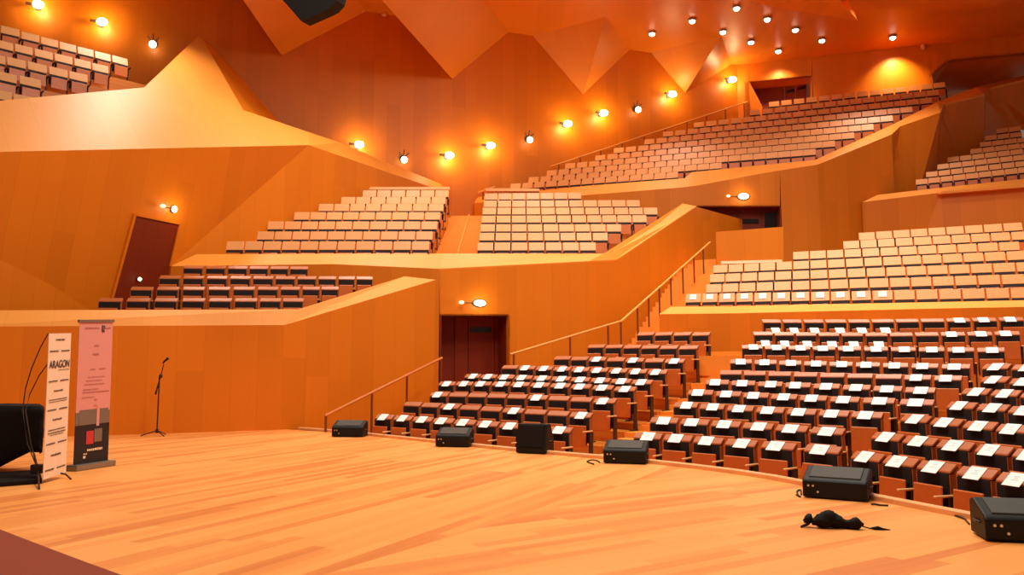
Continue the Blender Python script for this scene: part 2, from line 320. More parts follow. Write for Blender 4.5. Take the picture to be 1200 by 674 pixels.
[(-0.896,30.178,7.232,-0.011),(-0.319,30.172,7.232,-0.011),(0.257,30.165,7.232,-0.011),(0.834,30.159,7.233,-0.011),(1.41,30.153,7.233,-0.011),(1.985,30.147,7.234,-0.011),(2.561,30.14,7.234,-0.011),(3.136,30.134,7.235,-0.011),(3.711,30.128,7.235,-0.011),(4.286,30.122,7.236,-0.011),(4.861,30.115,7.236,-0.011)],
[(-0.892,31.13,7.74,-0.02),(-0.313,31.118,7.738,-0.02),(0.264,31.107,7.735,-0.02),(0.842,31.095,7.733,-0.02),(1.419,31.084,7.731,-0.02),(1.995,31.073,7.728,-0.02),(2.571,31.061,7.726,-0.02),(3.147,31.05,7.724,-0.02),(3.722,31.038,7.721,-0.02),(4.297,31.027,7.719,-0.02),(4.871,31.015,7.717,-0.02),(5.445,31.004,7.714,-0.02)],
[(-0.884,32.034,8.223,-0.011),(-0.303,32.028,8.224,-0.011),(0.277,32.021,8.224,-0.011),(0.857,32.015,8.225,-0.011),(1.437,32.009,8.225,-0.011),(2.017,32.002,8.225,-0.011),(2.596,31.996,8.226,-0.011),(3.175,31.989,8.226,-0.011),(3.754,31.983,8.227,-0.011),(4.333,31.977,8.227,-0.011),(4.912,31.97,8.227,-0.011)],
[(-0.875,32.993,8.737,0.012),(-0.292,33,8.744,0.012),(0.292,33.007,8.752,0.012),(0.876,33.014,8.759,0.012),(1.46,33.02,8.767,0.012),(2.045,33.027,8.774,0.012),(2.63,33.034,8.782,0.012)],
]),
'RB': (1.0, [
[(5.856,25.83,3.801,-0.43),(6.339,25.61,3.788,-0.429),(6.828,25.387,3.775,-0.428),(7.323,25.161,3.762,-0.428),(7.824,24.933,3.748,-0.427),(8.329,24.704,3.735,-0.426),(8.839,24.472,3.722,-0.426),(9.354,24.239,3.709,-0.425),(9.872,24.004,3.696,-0.424),(10.395,23.769,3.684,-0.424),(10.921,23.531,3.671,-0.423),(11.45,23.293,3.658,-0.422),(11.982,23.055,3.646,-0.422),(12.517,22.815,3.633,-0.421),(13.053,22.575,3.621,-0.42),(13.592,22.335,3.609,-0.42),(14.132,22.094,3.597,-0.419)],
[(6.659,26.341,4.17,-0.38),(7.154,26.142,4.169,-0.382),(7.652,25.939,4.166,-0.384),(8.155,25.736,4.165,-0.386),(8.662,25.531,4.163,-0.388),(9.172,25.32,4.158,-0.39),(9.686,25.107,4.154,-0.392),(10.205,24.891,4.15,-0.394),(10.729,24.675,4.146,-0.396),(11.256,24.453,4.14,-0.398),(11.788,24.229,4.134,-0.4),(12.324,24.002,4.127,-0.402),(12.864,23.772,4.12,-0.404),(13.408,23.538,4.111,-0.406),(13.956,23.302,4.103,-0.408),(14.506,23.061,4.092,-0.409)],
[(6.999,27.193,4.611,-0.386),(7.489,26.995,4.609,-0.386),(7.983,26.792,4.606,-0.387),(8.483,26.589,4.603,-0.388),(8.986,26.384,4.601,-0.388),(9.495,26.175,4.597,-0.389),(10.008,25.964,4.594,-0.39),(10.525,25.75,4.589,-0.39),(11.048,25.536,4.586,-0.391),(11.575,25.319,4.582,-0.391),(12.108,25.099,4.578,-0.392),(12.644,24.878,4.574,-0.392),(13.185,24.654,4.57,-0.393),(13.731,24.428,4.565,-0.394),(14.28,24.2,4.56,-0.394),(14.833,23.969,4.554,-0.395),(15.39,23.735,4.548,-0.395)],
[(7.338,28.022,5.042,-0.374),(7.826,27.828,5.042,-0.375),(8.32,27.634,5.042,-0.376),(8.818,27.437,5.042,-0.376),(9.321,27.238,5.042,-0.377),(9.829,27.036,5.042,-0.378),(10.341,26.834,5.042,-0.379),(10.858,26.627,5.041,-0.379),(11.381,26.42,5.04,-0.38),(11.907,26.21,5.039,-0.381),(12.437,25.997,5.038,-0.381),(12.971,25.782,5.036,-0.382),(13.51,25.566,5.034,-0.382),(14.053,25.347,5.032,-0.383),(14.6,25.128,5.031,-0.384),(15.15,24.905,5.028,-0.384),(15.702,24.68,5.025,-0.385)],
[(10.16,27.937,5.504,-0.391),(10.676,27.724,5.5,-0.392),(11.193,27.509,5.495,-0.392),(11.713,27.294,5.491,-0.393),(12.235,27.077,5.486,-0.394),(12.761,26.86,5.481,-0.394),(13.289,26.639,5.476,-0.395),(13.821,26.417,5.47,-0.396),(14.357,26.193,5.465,-0.396),(14.897,25.967,5.459,-0.397),(15.442,25.738,5.453,-0.397),(15.992,25.507,5.446,-0.398)],
[(12.026,28.109,5.912,-0.371),(12.548,27.907,5.914,-0.372),(13.073,27.701,5.914,-0.373),(13.603,27.493,5.915,-0.374),(14.136,27.282,5.914,-0.375),(14.673,27.072,5.915,-0.375),(15.213,26.859,5.915,-0.376),(15.756,26.645,5.915,-0.377),(16.301,26.43,5.915,-0.378),(16.847,26.211,5.913,-0.378)],
[(12.849,28.687,6.318,-0.335),(13.39,28.499,6.329,-0.339),(13.924,28.309,6.338,-0.343),(14.455,28.117,6.346,-0.347),(14.987,27.923,6.353,-0.351),(15.521,27.726,6.359,-0.355),(16.061,27.526,6.365,-0.359),(16.609,27.32,6.369,-0.363),(17.164,27.105,6.371,-0.367)],
]),
'UR': (0.851, [
[(17.693,33.971,9.61,-0.492),(18.116,33.745,9.619,-0.492),(18.536,33.52,9.627,-0.491),(18.954,33.296,9.635,-0.491),(19.37,33.074,9.644,-0.491),(19.784,32.852,9.652,-0.491),(20.196,32.632,9.66,-0.49),(20.606,32.414,9.668,-0.49),(21.013,32.196,9.676,-0.49)],
[(18.465,34.554,10.088,-0.503),(18.89,34.32,10.093,-0.503),(19.313,34.087,10.099,-0.503),(19.734,33.856,10.104,-0.503),(20.152,33.626,10.109,-0.503),(20.568,33.397,10.115,-0.502),(20.982,33.17,10.12,-0.502),(21.394,32.944,10.125,-0.502)],
[(19.3,35.149,10.589,-0.516),(19.727,34.907,10.591,-0.515),(20.152,34.666,10.593,-0.515),(20.574,34.427,10.595,-0.515),(20.995,34.189,10.598,-0.515),(21.413,33.953,10.6,-0.515),(21.828,33.718,10.602,-0.514)],
[(20.103,35.728,11.074,-0.528),(20.532,35.478,11.073,-0.528),(20.959,35.229,11.072,-0.527),(21.383,34.982,11.071,-0.527),(21.805,34.736,11.07,-0.527),(22.225,34.492,11.069,-0.527)],
[(21.352,36.024,11.548,-0.539),(21.777,35.769,11.543,-0.539),(22.199,35.517,11.539,-0.539),(22.619,35.266,11.535,-0.539),(23.037,35.016,11.531,-0.539)],
[(22.162,36.616,12.042,-0.552),(22.589,36.353,12.034,-0.552),(23.013,36.092,12.026,-0.552),(23.434,35.833,12.019,-0.551)],
[(22.859,37.331,12.563,-0.565),(23.289,37.058,12.551,-0.565),(23.717,36.787,12.54,-0.565)],
[(23.818,37.946,13.108,-0.58),(24.249,37.664,13.092,-0.58)],
]),
'TL': (1.0, [
[(-16.376,25.15,12.49,0.693),(-15.933,25.519,12.453,0.709),(-15.511,25.89,12.43,0.725),(-15.1,26.262,12.415,0.741),(-14.696,26.637,12.405,0.757),(-14.294,27.019,12.401,0.773),(-13.891,27.421,12.409,0.789)],
[(-15.942,24.237,11.63,0.815),(-15.568,24.633,11.653,0.799),(-15.165,25.035,11.662,0.784),(-14.75,25.444,11.669,0.769),(-14.334,25.843,11.667,0.754),(-13.93,26.214,11.654,0.739)],
[(-15.59,23.354,10.842,0.816),(-15.21,23.753,10.864,0.802),(-14.81,24.162,10.879,0.79),(-14.388,24.581,10.888,0.778),(-13.971,24.988,10.889,0.766)],
[(-15.264,22.428,10.045,0.797),(-14.866,22.818,10.05,0.797),(-14.444,23.268,10.078,0.797)],
[(-14.399,21.932,9.193,0.748),(-14.005,22.297,9.184,0.748)],
]),
'UC': (1.0, [
[(0.15,37.095,10.147,-0.365),(0.707,36.882,10.137,-0.365),(1.258,36.671,10.128,-0.365),(1.804,36.463,10.119,-0.365),(2.346,36.256,10.11,-0.365),(2.883,36.051,10.101,-0.365),(3.416,35.847,10.093,-0.365),(3.944,35.646,10.084,-0.365),(4.468,35.446,10.075,-0.364),(4.987,35.248,10.067,-0.364),(5.503,35.051,10.058,-0.364),(6.013,34.856,10.05,-0.364),(6.52,34.663,10.042,-0.364),(7.022,34.472,10.033,-0.364)],
[(1.016,37.426,10.549,-0.361),(1.575,37.215,10.541,-0.361),(2.13,37.006,10.534,-0.361),(2.679,36.798,10.526,-0.361),(3.225,36.593,10.519,-0.361),(3.765,36.389,10.511,-0.361),(4.301,36.187,10.504,-0.361),(4.833,35.986,10.497,-0.36),(5.36,35.787,10.489,-0.36),(5.883,35.59,10.482,-0.36),(6.402,35.395,10.475,-0.36),(6.916,35.201,10.468,-0.36),(7.427,35.009,10.461,-0.36),(7.933,34.819,10.455,-0.36),(8.435,34.63,10.448,-0.36),(8.933,34.442,10.441,-0.36)],
[(1.897,37.783,10.971,-0.357),(2.46,37.574,10.965,-0.357),(3.018,37.366,10.959,-0.357),(3.571,37.16,10.953,-0.356),(4.12,36.955,10.947,-0.356),(4.665,36.753,10.942,-0.356),(5.205,36.552,10.936,-0.356),(5.74,36.352,10.93,-0.356),(6.272,36.155,10.924,-0.356),(6.799,35.959,10.919,-0.356),(7.321,35.765,10.913,-0.356),(7.84,35.572,10.908,-0.356),(8.355,35.381,10.902,-0.356),(8.865,35.191,10.897,-0.356),(9.372,35.003,10.892,-0.355),(9.875,34.816,10.887,-0.355),(10.373,34.631,10.881,-0.355),(10.868,34.448,10.876,-0.355),(11.359,34.266,10.871,-0.355),(11.846,34.085,10.866,-0.355),(12.33,33.906,10.861,-0.355),(12.81,33.728,10.856,-0.355)],
[(2.808,38.164,11.415,-0.352),(3.375,37.955,11.411,-0.352),(3.937,37.749,11.406,-0.352),(4.494,37.544,11.402,-0.352),(5.048,37.341,11.398,-0.352),(5.596,37.139,11.394,-0.352),(6.141,36.94,11.39,-0.352),(6.681,36.741,11.386,-0.352),(7.216,36.545,11.382,-0.352),(7.748,36.35,11.378,-0.351),(8.276,36.157,11.374,-0.351),(8.799,35.965,11.37,-0.351),(9.318,35.774,11.366,-0.351),(9.834,35.586,11.362,-0.351),(10.345,35.398,11.358,-0.351),(10.853,35.213,11.355,-0.351),(11.357,35.028,11.351,-0.351),(11.856,34.846,11.347,-0.351),(12.353,34.664,11.344,-0.351),(12.845,34.484,11.34,-0.35),(13.334,34.305,11.337,-0.35),(13.819,34.128,11.333,-0.35)],
[(4.31,38.366,11.879,-0.348),(4.876,38.161,11.877,-0.347),(5.439,37.957,11.874,-0.347),(5.997,37.755,11.872,-0.347),(6.55,37.555,11.869,-0.347),(7.099,37.356,11.867,-0.347),(7.645,37.159,11.865,-0.347),(8.185,36.964,11.862,-0.347),(8.722,36.769,11.86,-0.347),(9.255,36.577,11.858,-0.347),(9.784,36.386,11.855,-0.347),(10.308,36.197,11.853,-0.346),(10.829,36.009,11.851,-0.346),(11.346,35.822,11.849,-0.346),(11.859,35.637,11.847,-0.346),(12.368,35.453,11.845,-0.346),(12.874,35.271,11.843,-0.346),(13.375,35.09,11.841,-0.346),(13.874,34.911,11.839,-0.346),(14.368,34.733,11.837,-0.346),(14.859,34.556,11.835,-0.345)],
[(5.279,38.803,12.372,-0.343),(5.851,38.599,12.372,-0.343),(6.419,38.396,12.371,-0.343),(6.982,38.196,12.37,-0.342),(7.541,37.996,12.37,-0.342),(8.096,37.799,12.369,-0.342),(8.646,37.602,12.369,-0.342),(9.193,37.408,12.368,-0.342),(9.735,37.215,12.368,-0.342),(10.274,37.023,12.367,-0.342),(10.808,36.833,12.367,-0.342),(11.339,36.644,12.366,-0.342),(11.865,36.457,12.366,-0.342),(12.388,36.271,12.365,-0.341),(12.907,36.087,12.365,-0.341),(13.423,35.904,12.365,-0.341),(13.934,35.722,12.364,-0.341),(14.442,35.542,12.364,-0.341),(14.946,35.363,12.364,-0.341),(15.447,35.186,12.364,-0.341),(15.944,35.009,12.363,-0.341)],
[(6.851,39.069,12.893,-0.338),(7.425,38.868,12.894,-0.338),(7.994,38.668,12.896,-0.337),(8.559,38.47,12.897,-0.337),(9.12,38.273,12.898,-0.337),(9.677,38.078,12.9,-0.337),(10.23,37.884,12.901,-0.337),(10.778,37.692,12.903,-0.337),(11.323,37.501,12.904,-0.337),(11.864,37.312,12.905,-0.337),(12.401,37.124,12.907,-0.337),(12.934,36.937,12.908,-0.336),(13.464,36.752,12.91,-0.336),(13.989,36.568,12.911,-0.336),(14.511,36.386,12.913,-0.336),(15.03,36.205,12.914,-0.336),(15.544,36.025,12.916,-0.336),(16.055,35.847,12.917,-0.336),(16.563,35.67,12.919,-0.336),(17.067,35.494,12.92,-0.335)],
[(7.893,39.569,13.443,-0.332),(8.473,39.369,13.446,-0.332),(9.048,39.17,13.45,-0.332),(9.62,38.973,13.453,-0.332),(10.188,38.777,13.456,-0.332),(10.751,38.583,13.46,-0.332),(11.311,38.39,13.463,-0.332),(11.866,38.199,13.467,-0.332),(12.418,38.009,13.47,-0.332),(12.966,37.82,13.474,-0.331),(13.51,37.633,13.477,-0.331),(14.05,37.447,13.48,-0.331),(14.587,37.262,13.484,-0.331),(15.12,37.079,13.487,-0.331),(15.649,36.897,13.491,-0.331),(16.175,36.717,13.494,-0.331),(16.697,36.538,13.497,-0.331),(17.215,36.36,13.501,-0.33),(17.73,36.183,13.504,-0.33),(18.242,36.008,13.508,-0.33)],
[(9.552,39.906,14.028,-0.327),(10.135,39.708,14.034,-0.327),(10.714,39.512,14.04,-0.327),(11.289,39.317,14.045,-0.327),(11.86,39.124,14.051,-0.326),(12.428,38.932,14.057,-0.326),(12.991,38.741,14.062,-0.326),(13.55,38.552,14.068,-0.326),(14.106,38.364,14.073,-0.326),(14.658,38.178,14.079,-0.326),(15.206,37.992,14.085,-0.326),(15.75,37.809,14.09,-0.326),(16.291,37.626,14.096,-0.325),(16.828,37.445,14.101,-0.325),(17.362,37.265,14.106,-0.325),(17.892,37.086,14.112,-0.325),(18.419,36.908,14.117,-0.325),(18.942,36.732,14.123,-0.325),(19.462,36.557,14.128,-0.325)],
[(12.441,39.892,14.668,-0.321),(13.021,39.699,14.676,-0.321),(13.596,39.508,14.684,-0.321),(14.168,39.318,14.692,-0.321),(14.735,39.13,14.7,-0.32),(15.299,38.943,14.707,-0.32),(15.86,38.757,14.715,-0.32),(16.416,38.572,14.723,-0.32),(16.97,38.389,14.731,-0.32),(17.519,38.207,14.739,-0.32),(18.065,38.026,14.746,-0.32),(18.607,37.847,14.754,-0.32),(19.146,37.668,14.762,-0.319),(19.682,37.491,14.769,-0.319),(20.214,37.315,14.777,-0.319)],
[(13.635,40.507,15.326,-0.315),(14.223,40.316,15.337,-0.315),(14.808,40.125,15.347,-0.315),(15.388,39.936,15.358,-0.315),(15.965,39.748,15.368,-0.315),(16.539,39.562,15.378,-0.314),(17.108,39.377,15.389,-0.314),(17.675,39.193,15.399,-0.314),(18.237,39.01,15.409,-0.314),(18.796,38.829,15.419,-0.314),(19.352,38.648,15.429,-0.314),(19.904,38.469,15.439,-0.314),(20.452,38.291,15.45,-0.313),(20.997,38.115,15.46,-0.313)],
]),
}
# ================================================================== THE SETTING
# ---- stage
EDGE = [(-4.49, 19.44), (-3.18, 18.13), (-1.6, 16.42), (-.78, 15.5), (0, 14.68), (.72, 13.98), (1.5, 13.28), (2.15, 12.62), (2.65, 12.02),
        (3.08, 11.4), (3.4, 10.78), (3.68, 10.02), (3.97, 9.1), (4.33, 8.05), (4.62, 7.19), (4.82, 6.3), (5.0, 4.8), (5.1, 2.0), (5.1, -4.0)]
W1A, W1B = atz(160, 509.2, 0), atz(333, 503.6, 0)
PL1 = vplane(W1A, W1B)
W1L = on(-70, 440, PL1)
bm = bmesh.new()
ring = [Vector((W1L.x, W1L.y + .1, 0)), Vector((W1B.x, W1B.y + .1, 0))] + [Vector((x, y, 0)) for x, y in EDGE] + [Vector((-15, -4, 0))]
a = [bm.verts.new(p) for p in ring]; b = [bm.verts.new(p - Vector((0, 0, .6))) for p in ring]
fs = [bm.faces.new(a)]
for i in range(len(a)): fs.append(bm.faces.new((a[i], b[i], b[(i + 1) % len(a)], a[(i + 1) % len(a)])))
fs.append(bm.faces.new(list(reversed(b))))
bmesh.ops.recalc_face_normals(bm, faces=fs); bmesh.ops.triangulate(bm, faces=[fs[0], fs[-1]])
struct(link('floor_stage', bm, 'stage'))
# raised wooden lip that runs along the stage edge
bm = bmesh.new(); sec = []
pts = [Vector((W1B.x + .35, W1B.y - .02, 0))] + [Vector((x, y, 0)) for x, y in EDGE]
for i, p in enumerate(pts):
    d = (pts[min(i + 1, len(pts) - 1)] - pts[max(i - 1, 0)]).normalized(); n = Vector((-d.y, d.x, 0))
    sec.append([bm.verts.new(p + n * o + Vector((0, 0, z))) for o, z in ((0, 0), (0, .05), (.015, .062), (.085, .062), (.1, .05), (.1, -.55))])
for s, t in zip(sec, sec[1:]):
    for k in range(5): bm.faces.new((s[k], t[k], t[k + 1], s[k + 1]))
bmesh.ops.recalc_face_normals(bm, faces=list(bm.faces))
struct(link('trim_stage_lip', bm, 'arm'))
# brown curved platform edge at the near corner of the stage
bm = bmesh.new(); zt = .03
cur = [atz(u, v, zt) for u, v in ((-80, 594), (-30, 610), (0, 620.5), (30, 632), (60, 643.5), (100, 658.5), (140, 673), (200, 694), (300, 726))]
ring = cur + [Vector((cur[-1].x, 1.0, zt)), Vector((-9, 1.0, zt)), Vector((-9, cur[0].y, zt))]
a = [bm.verts.new(p) for p in ring]; b = [bm.verts.new((p.x, p.y, .002)) for p in ring]
fs = [bm.faces.new(a)]
for i in range(len(a)): fs.append(bm.faces.new((a[i], b[i], b[(i + 1) % len(a)], a[(i + 1) % len(a)])))
bmesh.ops.recalc_face_normals(bm, faces=fs); bmesh.ops.triangulate(bm, faces=[fs[0]])
struct(link('floor_platform', bm, 'carpet'))
# ground under the seating
bm = bmesh.new(); box(bm, -22, 40, -4, 60, -1.0, -.66); struct(link('floor', bm, 'tread'))

# ---- wall beside the stage, with its sloping cap, and the wall that climbs from its corner
zb = Vector((0, 0, -.7))
def down(p, z): return Vector((p.x, p.y, z))
def strip(low, up): return [[low[i], low[i + 1], up[i + 1], up[i]] for i in range(len(low) - 1)]
t0, t1 = on(-70, 383, PL1), on(333, 381, PL1)
slab('wall_stage', [[t0, t1, down(t1, -.05), down(t0, -.05)]], .22, 'wall')
u0, u1 = at(-70, 364, t0.y + .42), at(349.5, 362.5, t1.y + .42)
W2R = at(511, 400, 22.6); PL2 = vplane(W1B, W2R)
c1 = on(510.5, 328, PL2); c2 = at(474, 324, 22.9)
slab('trim_stage_wall_cap', [[t0, t1, u1, u0]], .12, 'ledge', back=(0, .3, -1))
slab('wall_stage_corner', [[t1, c1, down(c1, -.7), down(t1, -.7)]], .22, 'wall')
slab('trim_corner_wall_cap', [[t1, c1, c2, u1]], .12, 'ledge', back=(0, .3, -1))

# ---- middle parapet: straight above the side seats, over the door, then climbing to the far door
YA = 24.45
q200, q390, q515 = at(200, 312, YA), at(390, 309.5, YA), at(515, 315, YA)
pB = q515.copy(); pC = at(690, 306, 26.3); pD = at(816, 241.7, 31.2)
PLB = vplane(pB, pC); PLC = vplane(pC, pD)
q722 = on(722.5, 304.3, PLC)
slab('wall_middle_parapet', [[q200, q390, q515, down(q515, -.7), down(q390, -.7), down(q200, -.7)]], .2, 'wall')
dl, dr = on(515.5, 370, PLB), on(596, 370, PLB)
q596 = on(596, 310.8, PLB)
pE = pD + (pD - pC).normalized() * 6
lw = Vector((0, 0, -.05))
bm_polys = [[pB + lw, q596 + lw, dr, dl], [q596 + lw, pC + lw, down(pC, -.7), down(q596, -.7)],
            [pC + lw, q722 + lw, pD + lw, down(pD, -.7), down(pC, -.7)], [pD + Vector((0, 0, -.02)), down(pE, pD.z - .02), down(pE, -.7), down(pD, -.7)]]
slab('wall_over_door', bm_polys, .2, 'wall')
# the cap of that parapet
lo = [q200, q390, pB, pC, q722, pD]
up = [at(230, 298, YA + .55), at(390, 297.3, YA + .5), at(520, 297.2, YA + .6), at(690, 297.5, 26.85), at(708, 297, 27.1), at(800, 238.5, 31.6)]
slab('trim_parapet_cap', strip(lo, up), .12, 'ledge', back=(0, .3, -1))

# ---- recess with the double door under the parapet
def recess(name, pl, box_uv, depth, door_name, leaves, mat='wall'):
    """jambs, soffit and back of a door recess cut into plane pl; leaves = [(u0, u1, (wu0, wu1, wv0, wv1))]"""
    u0, u1, v0, v1 = box_uv
    n = pl[1] if pl[1].y > 0 else -pl[1]
    A, B = on(u0, v0, pl), on(u1, v0, pl); C, D = on(u1, v1, pl), on(u0, v1, pl)
    dd = n * depth
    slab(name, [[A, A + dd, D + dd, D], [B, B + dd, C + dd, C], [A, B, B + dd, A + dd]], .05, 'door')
    root = empty(door_name, down((A + B) / 2 + dd, D.z)); root['kind'] = 'structure'
    bp = (pl[0] + dd, pl[1])
    def loc(o):
        o.data.transform(Matrix.Translation(-root.location)); o.parent = root; return o
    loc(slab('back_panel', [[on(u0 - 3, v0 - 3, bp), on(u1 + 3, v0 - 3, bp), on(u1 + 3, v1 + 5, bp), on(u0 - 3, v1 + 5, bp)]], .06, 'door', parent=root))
    fp = (pl[0] + dd - n * .05, pl[1])
    for a, b, win in leaves:
        lf = loc(slab('door_leaf', [[on(a, v0 + 2, fp), on(b, v0 + 2, fp), on(b, v1, fp), on(a, v1, fp)]], .045, 'door', parent=root))
        if win:
            wp = (fp[0] - n * .012, fp[1])
            w = slab('window_slot', [[on(win[0], win[2], wp), on(win[1], win[2], wp), on(win[1], win[3], wp), on(win[0], win[3], wp)]], .01, 'doorglass', parent=root)
            w.data.transform(Matrix.Translation(-root.location)); w.parent = lf
    return root
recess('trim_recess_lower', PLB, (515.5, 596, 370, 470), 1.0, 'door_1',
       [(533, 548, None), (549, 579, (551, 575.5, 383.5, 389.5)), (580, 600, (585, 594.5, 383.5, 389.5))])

# ---- leaning wall of the upper left gallery, its slanted door and broad folded top
gA = at(362, 170, 28.9); gB = at(200, 312, YA); gD = at(0, 178, 19.0)
PL6 = plane3(gA, gB, gD)
polys = [[on(-70, 179.5, PL6), gD, on(0, 372, PL6), on(-70, 372, PL6)],
         [gD, gA, gB, on(180, 365, PL6), on(150, 372, PL6), on(0, 372, PL6)]]
slab('wall_leaning', polys, .25, 'wall', back=(-1, .6, 0))
k = on(0, 366, PL6) + Vector((.16, -.05, 0))
slab('wall_leaning_fold', [[on(0, 305, PL6) + Vector((.02, 0, 0)), on(62, 336, PL6) + Vector((.02, 0, 0)), on(107, 366, PL6) + Vector((.02, 0, 0)), k],
                           [on(-70, 275, PL6) + Vector((.02, 0, 0)), on(0, 305, PL6) + Vector((.02, 0, 0)), k, k + Vector((-.8, -2, 0))]], .05, 'wall', back=(-1, .6, 0))
n6 = PL6[1] if PL6[1].x > 0 else -PL6[1]
P6 = (PL6[0] + n6 * .03, PL6[1])
root = empty('door_2', on(160, 365, P6)); root['kind'] = 'structure'
def child(o, r): o.data.transform(Matrix.Translation(-r.location)); o.parent = r; return o
child(slab('door_leaf', [[on(160, 252, P6), on(211, 262.5, P6), on(186, 366, P6), on(128, 366, P6)]], .05, 'door', parent=root), root)
P6b = (PL6[0] + n6 * .07, PL6[1])
child(slab('door_frame', [[on(157.5, 250.5, P6b), on(213, 261.5, P6b), on(211.5, 263.5, P6b), on(159.5, 253, P6b)],
                          [on(157.5, 250.5, P6b), on(160, 252.5, P6b), on(129, 366, P6b), on(126, 366, P6b)],
                          [on(211, 262, P6b), on(213.5, 262, P6b), on(201, 312, P6b), on(199, 312, P6b)]], .06, 'wall', parent=root), root)
# folded top of the leaning wall
PLG = plane3(gD, gA, at(169, 102.5, 25.6))
g = {k: at(*v) for k, v in {'l0': (-70, 179.5, 16.6), 'l1': (-70, 122, 18.6), 'b': (0, 118, 20.9), 'c': (169, 102.5, 26.4), 'p': (234, 40.5, 29.2),
                            'r': (285, 129, 29.6), 's': (362, 155, 30.4), 't': (420, 174, 31.6), 'e': (527, 219.5, 36.6)}.items()}
for k_, u_, v_ in (('l0', -70, 179.5), ('l1', -70, 122), ('b', 0, 118), ('c', 169, 102.5), ('p', 234, 40.5), ('r', 285, 129), ('s', 362, 155)): g[k_] = on(u_, v_, PLG)
print('BF', {k_: tuple(round(x, 1) for x in v_) for k_, v_ in g.items()})
PL7 = vplane((-10.0, 25.0), (-2.94, 36.8))
def y7(u, v, d): return at(u, v, on(u, v, PL7).y + d)
lowb = [on(u, 170 + (u - 362) * .345, PL7) for u in (385, 420, 460, 503)] + [on(527, 224, PL7)]
upb_ = [y7(400, 167.5, .55), y7(440, 185, .5), y7(480, 201, .5), y7(514, 214.5, .5), y7(530, 221, .4)]
w503, w528 = on(503, 218.5, PL7), on(527, 223.5, PL7)
slab('trim_gallery_cap', [[g['l0'], gD, g['b'], g['l1']], [gD, gA, g['c']], [gD, g['c'], g['b']], [g['c'], gA, g['r']], [g['c'], g['r'], g['p']],
                          [gA, g['s'], g['r']], [gA, lowb[0], upb_[0], g['s']]] + strip(lowb, upb_), .15, 'ledge', back=(-.2, .5, -1))
slab('wall_behind_peak', [[g['p'] + Vector((0, .12, -.05)), at(256, 60, 33.4), at(330, 146, 33.0), g['r'] + Vector((.2, .9, -.1)), g['r'] + Vector((0, .05, -.02))]], .1, 'wall')
# wall beside the middle balcony
slab('wall_beside_balcony', [[gA, w503, w528, down(w528, 3), down(on(300, 256, PL7), 3), down(gB, 3), gB]], .22, 'wall', back=(-1, .56, 0))

# ---- great back walls and ceiling
BX0, BY0 = -2.94, 36.8; sl8 = (42.0 - 36.8) / (12.2 + 2.94)
c8 = Vector((12.2, 42.0, 0)); l8 = Vector((-32, 36.8 + sl8 * (-32 + 2.94), 0))
PL8 = vplane(c8, l8); ZC = 18.0
slab('wall_back', [[down(l8, 0), down(c8, 0), down(c8, ZC), down(l8, ZC)]], .3, 'wall')
r9 = Vector((34, 42 - .302 * (34 - 12.2), 0)); PL9 = vplane(c8, r9)
o9 = lambda u, v: on(u, v, PL9)
def col9(u): return down(o9(u, 60), ZC), down(o9(u, 60), 8.0)
a0, a1 = col9(873); b0, b1 = col9(877); c0, c1_ = col9(951); d0, d1 = col9(1090)
slab('wall_far', [[down(c8, ZC), b0, b1, down(c8, 8)], [b0, c0, o9(951, 88.7), o9(877, 96)], [c0, d0, d1, c1_], [d0, col9(1112)[0], o9(1112, 71), o9(1090, 90)],
                  [col9(1112)[0], col9(1225)[0], o9(1225, 60), o9(1112, 71)]], .3, 'wall')
# dark alcove at the far right
n9 = PL9[1] if PL9[1].y > 0 else -PL9[1]
dk = n9 * 5
slab('wall_alcove', [[o9(1090, 90) + dk, o9(1225, 50) + dk, down(o9(1225, 50) + dk, 8), down(o9(1090, 90) + dk, 8)],
                     [o9(1090, 90), o9(1090, 90) + dk, down(o9(1090, 90), 8) + dk, down(o9(1090, 90), 8)],
                     [o9(1090, 90), o9(1112, 71), o9(1112, 71) + dk, o9(1090, 90) + dk], [o9(1112, 71), o9(1225, 60), o9(1225, 60) + dk, o9(1112, 71) + dk]], .1, 'wall')
# far door
dd = n9 * 1.3
pl = (PL9[0] + dd, PL9[1])
slab('trim_recess_far', [[o9(877, 96), o9(951, 88.7), o9(951, 88.7) + dd, o9(877, 96) + dd], [o9(877, 96), o9(877, 96) + dd, o9(893, 127) + dd, o9(893, 127)],
                         [o9(951, 88.7), o9(951, 88.7) + dd, o9(951, 125) + dd, o9(951, 125)]], .05, 'wall')
slab('wall_far_sill', [[o9(873, 96), o9(877, 96), o9(893, 127), o9(893, 140), o9(873, 140)]], .3, 'wall')
root = empty('door_3', down(on(915, 125, pl), 13.2)); root['kind'] = 'structure'
for a, b_ in ((880, 919), (919.6, 932), (932.6, 945)):
    lf = child(slab('door_leaf', [[on(a, 92, pl), on(b_, 88, pl), on(b_, 128, pl), on(a, 128, pl)]], .06, 'door', parent=root), root)
    if a > 900:
        p2 = (pl[0] - n9 * .02, pl[1])
        w = child(slab('window_slot', [[on(a + 2, 106.5 - (a - 919) * .3, p2), on(b_ - 1.5, 104 - (a - 919) * .3, p2), on(b_ - 1.5, 107.5 - (a - 919) * .3, p2), on(a + 2, 110 - (a - 919) * .3, p2)]], .01, 'doorglass', parent=root), root)
        w.parent = lf
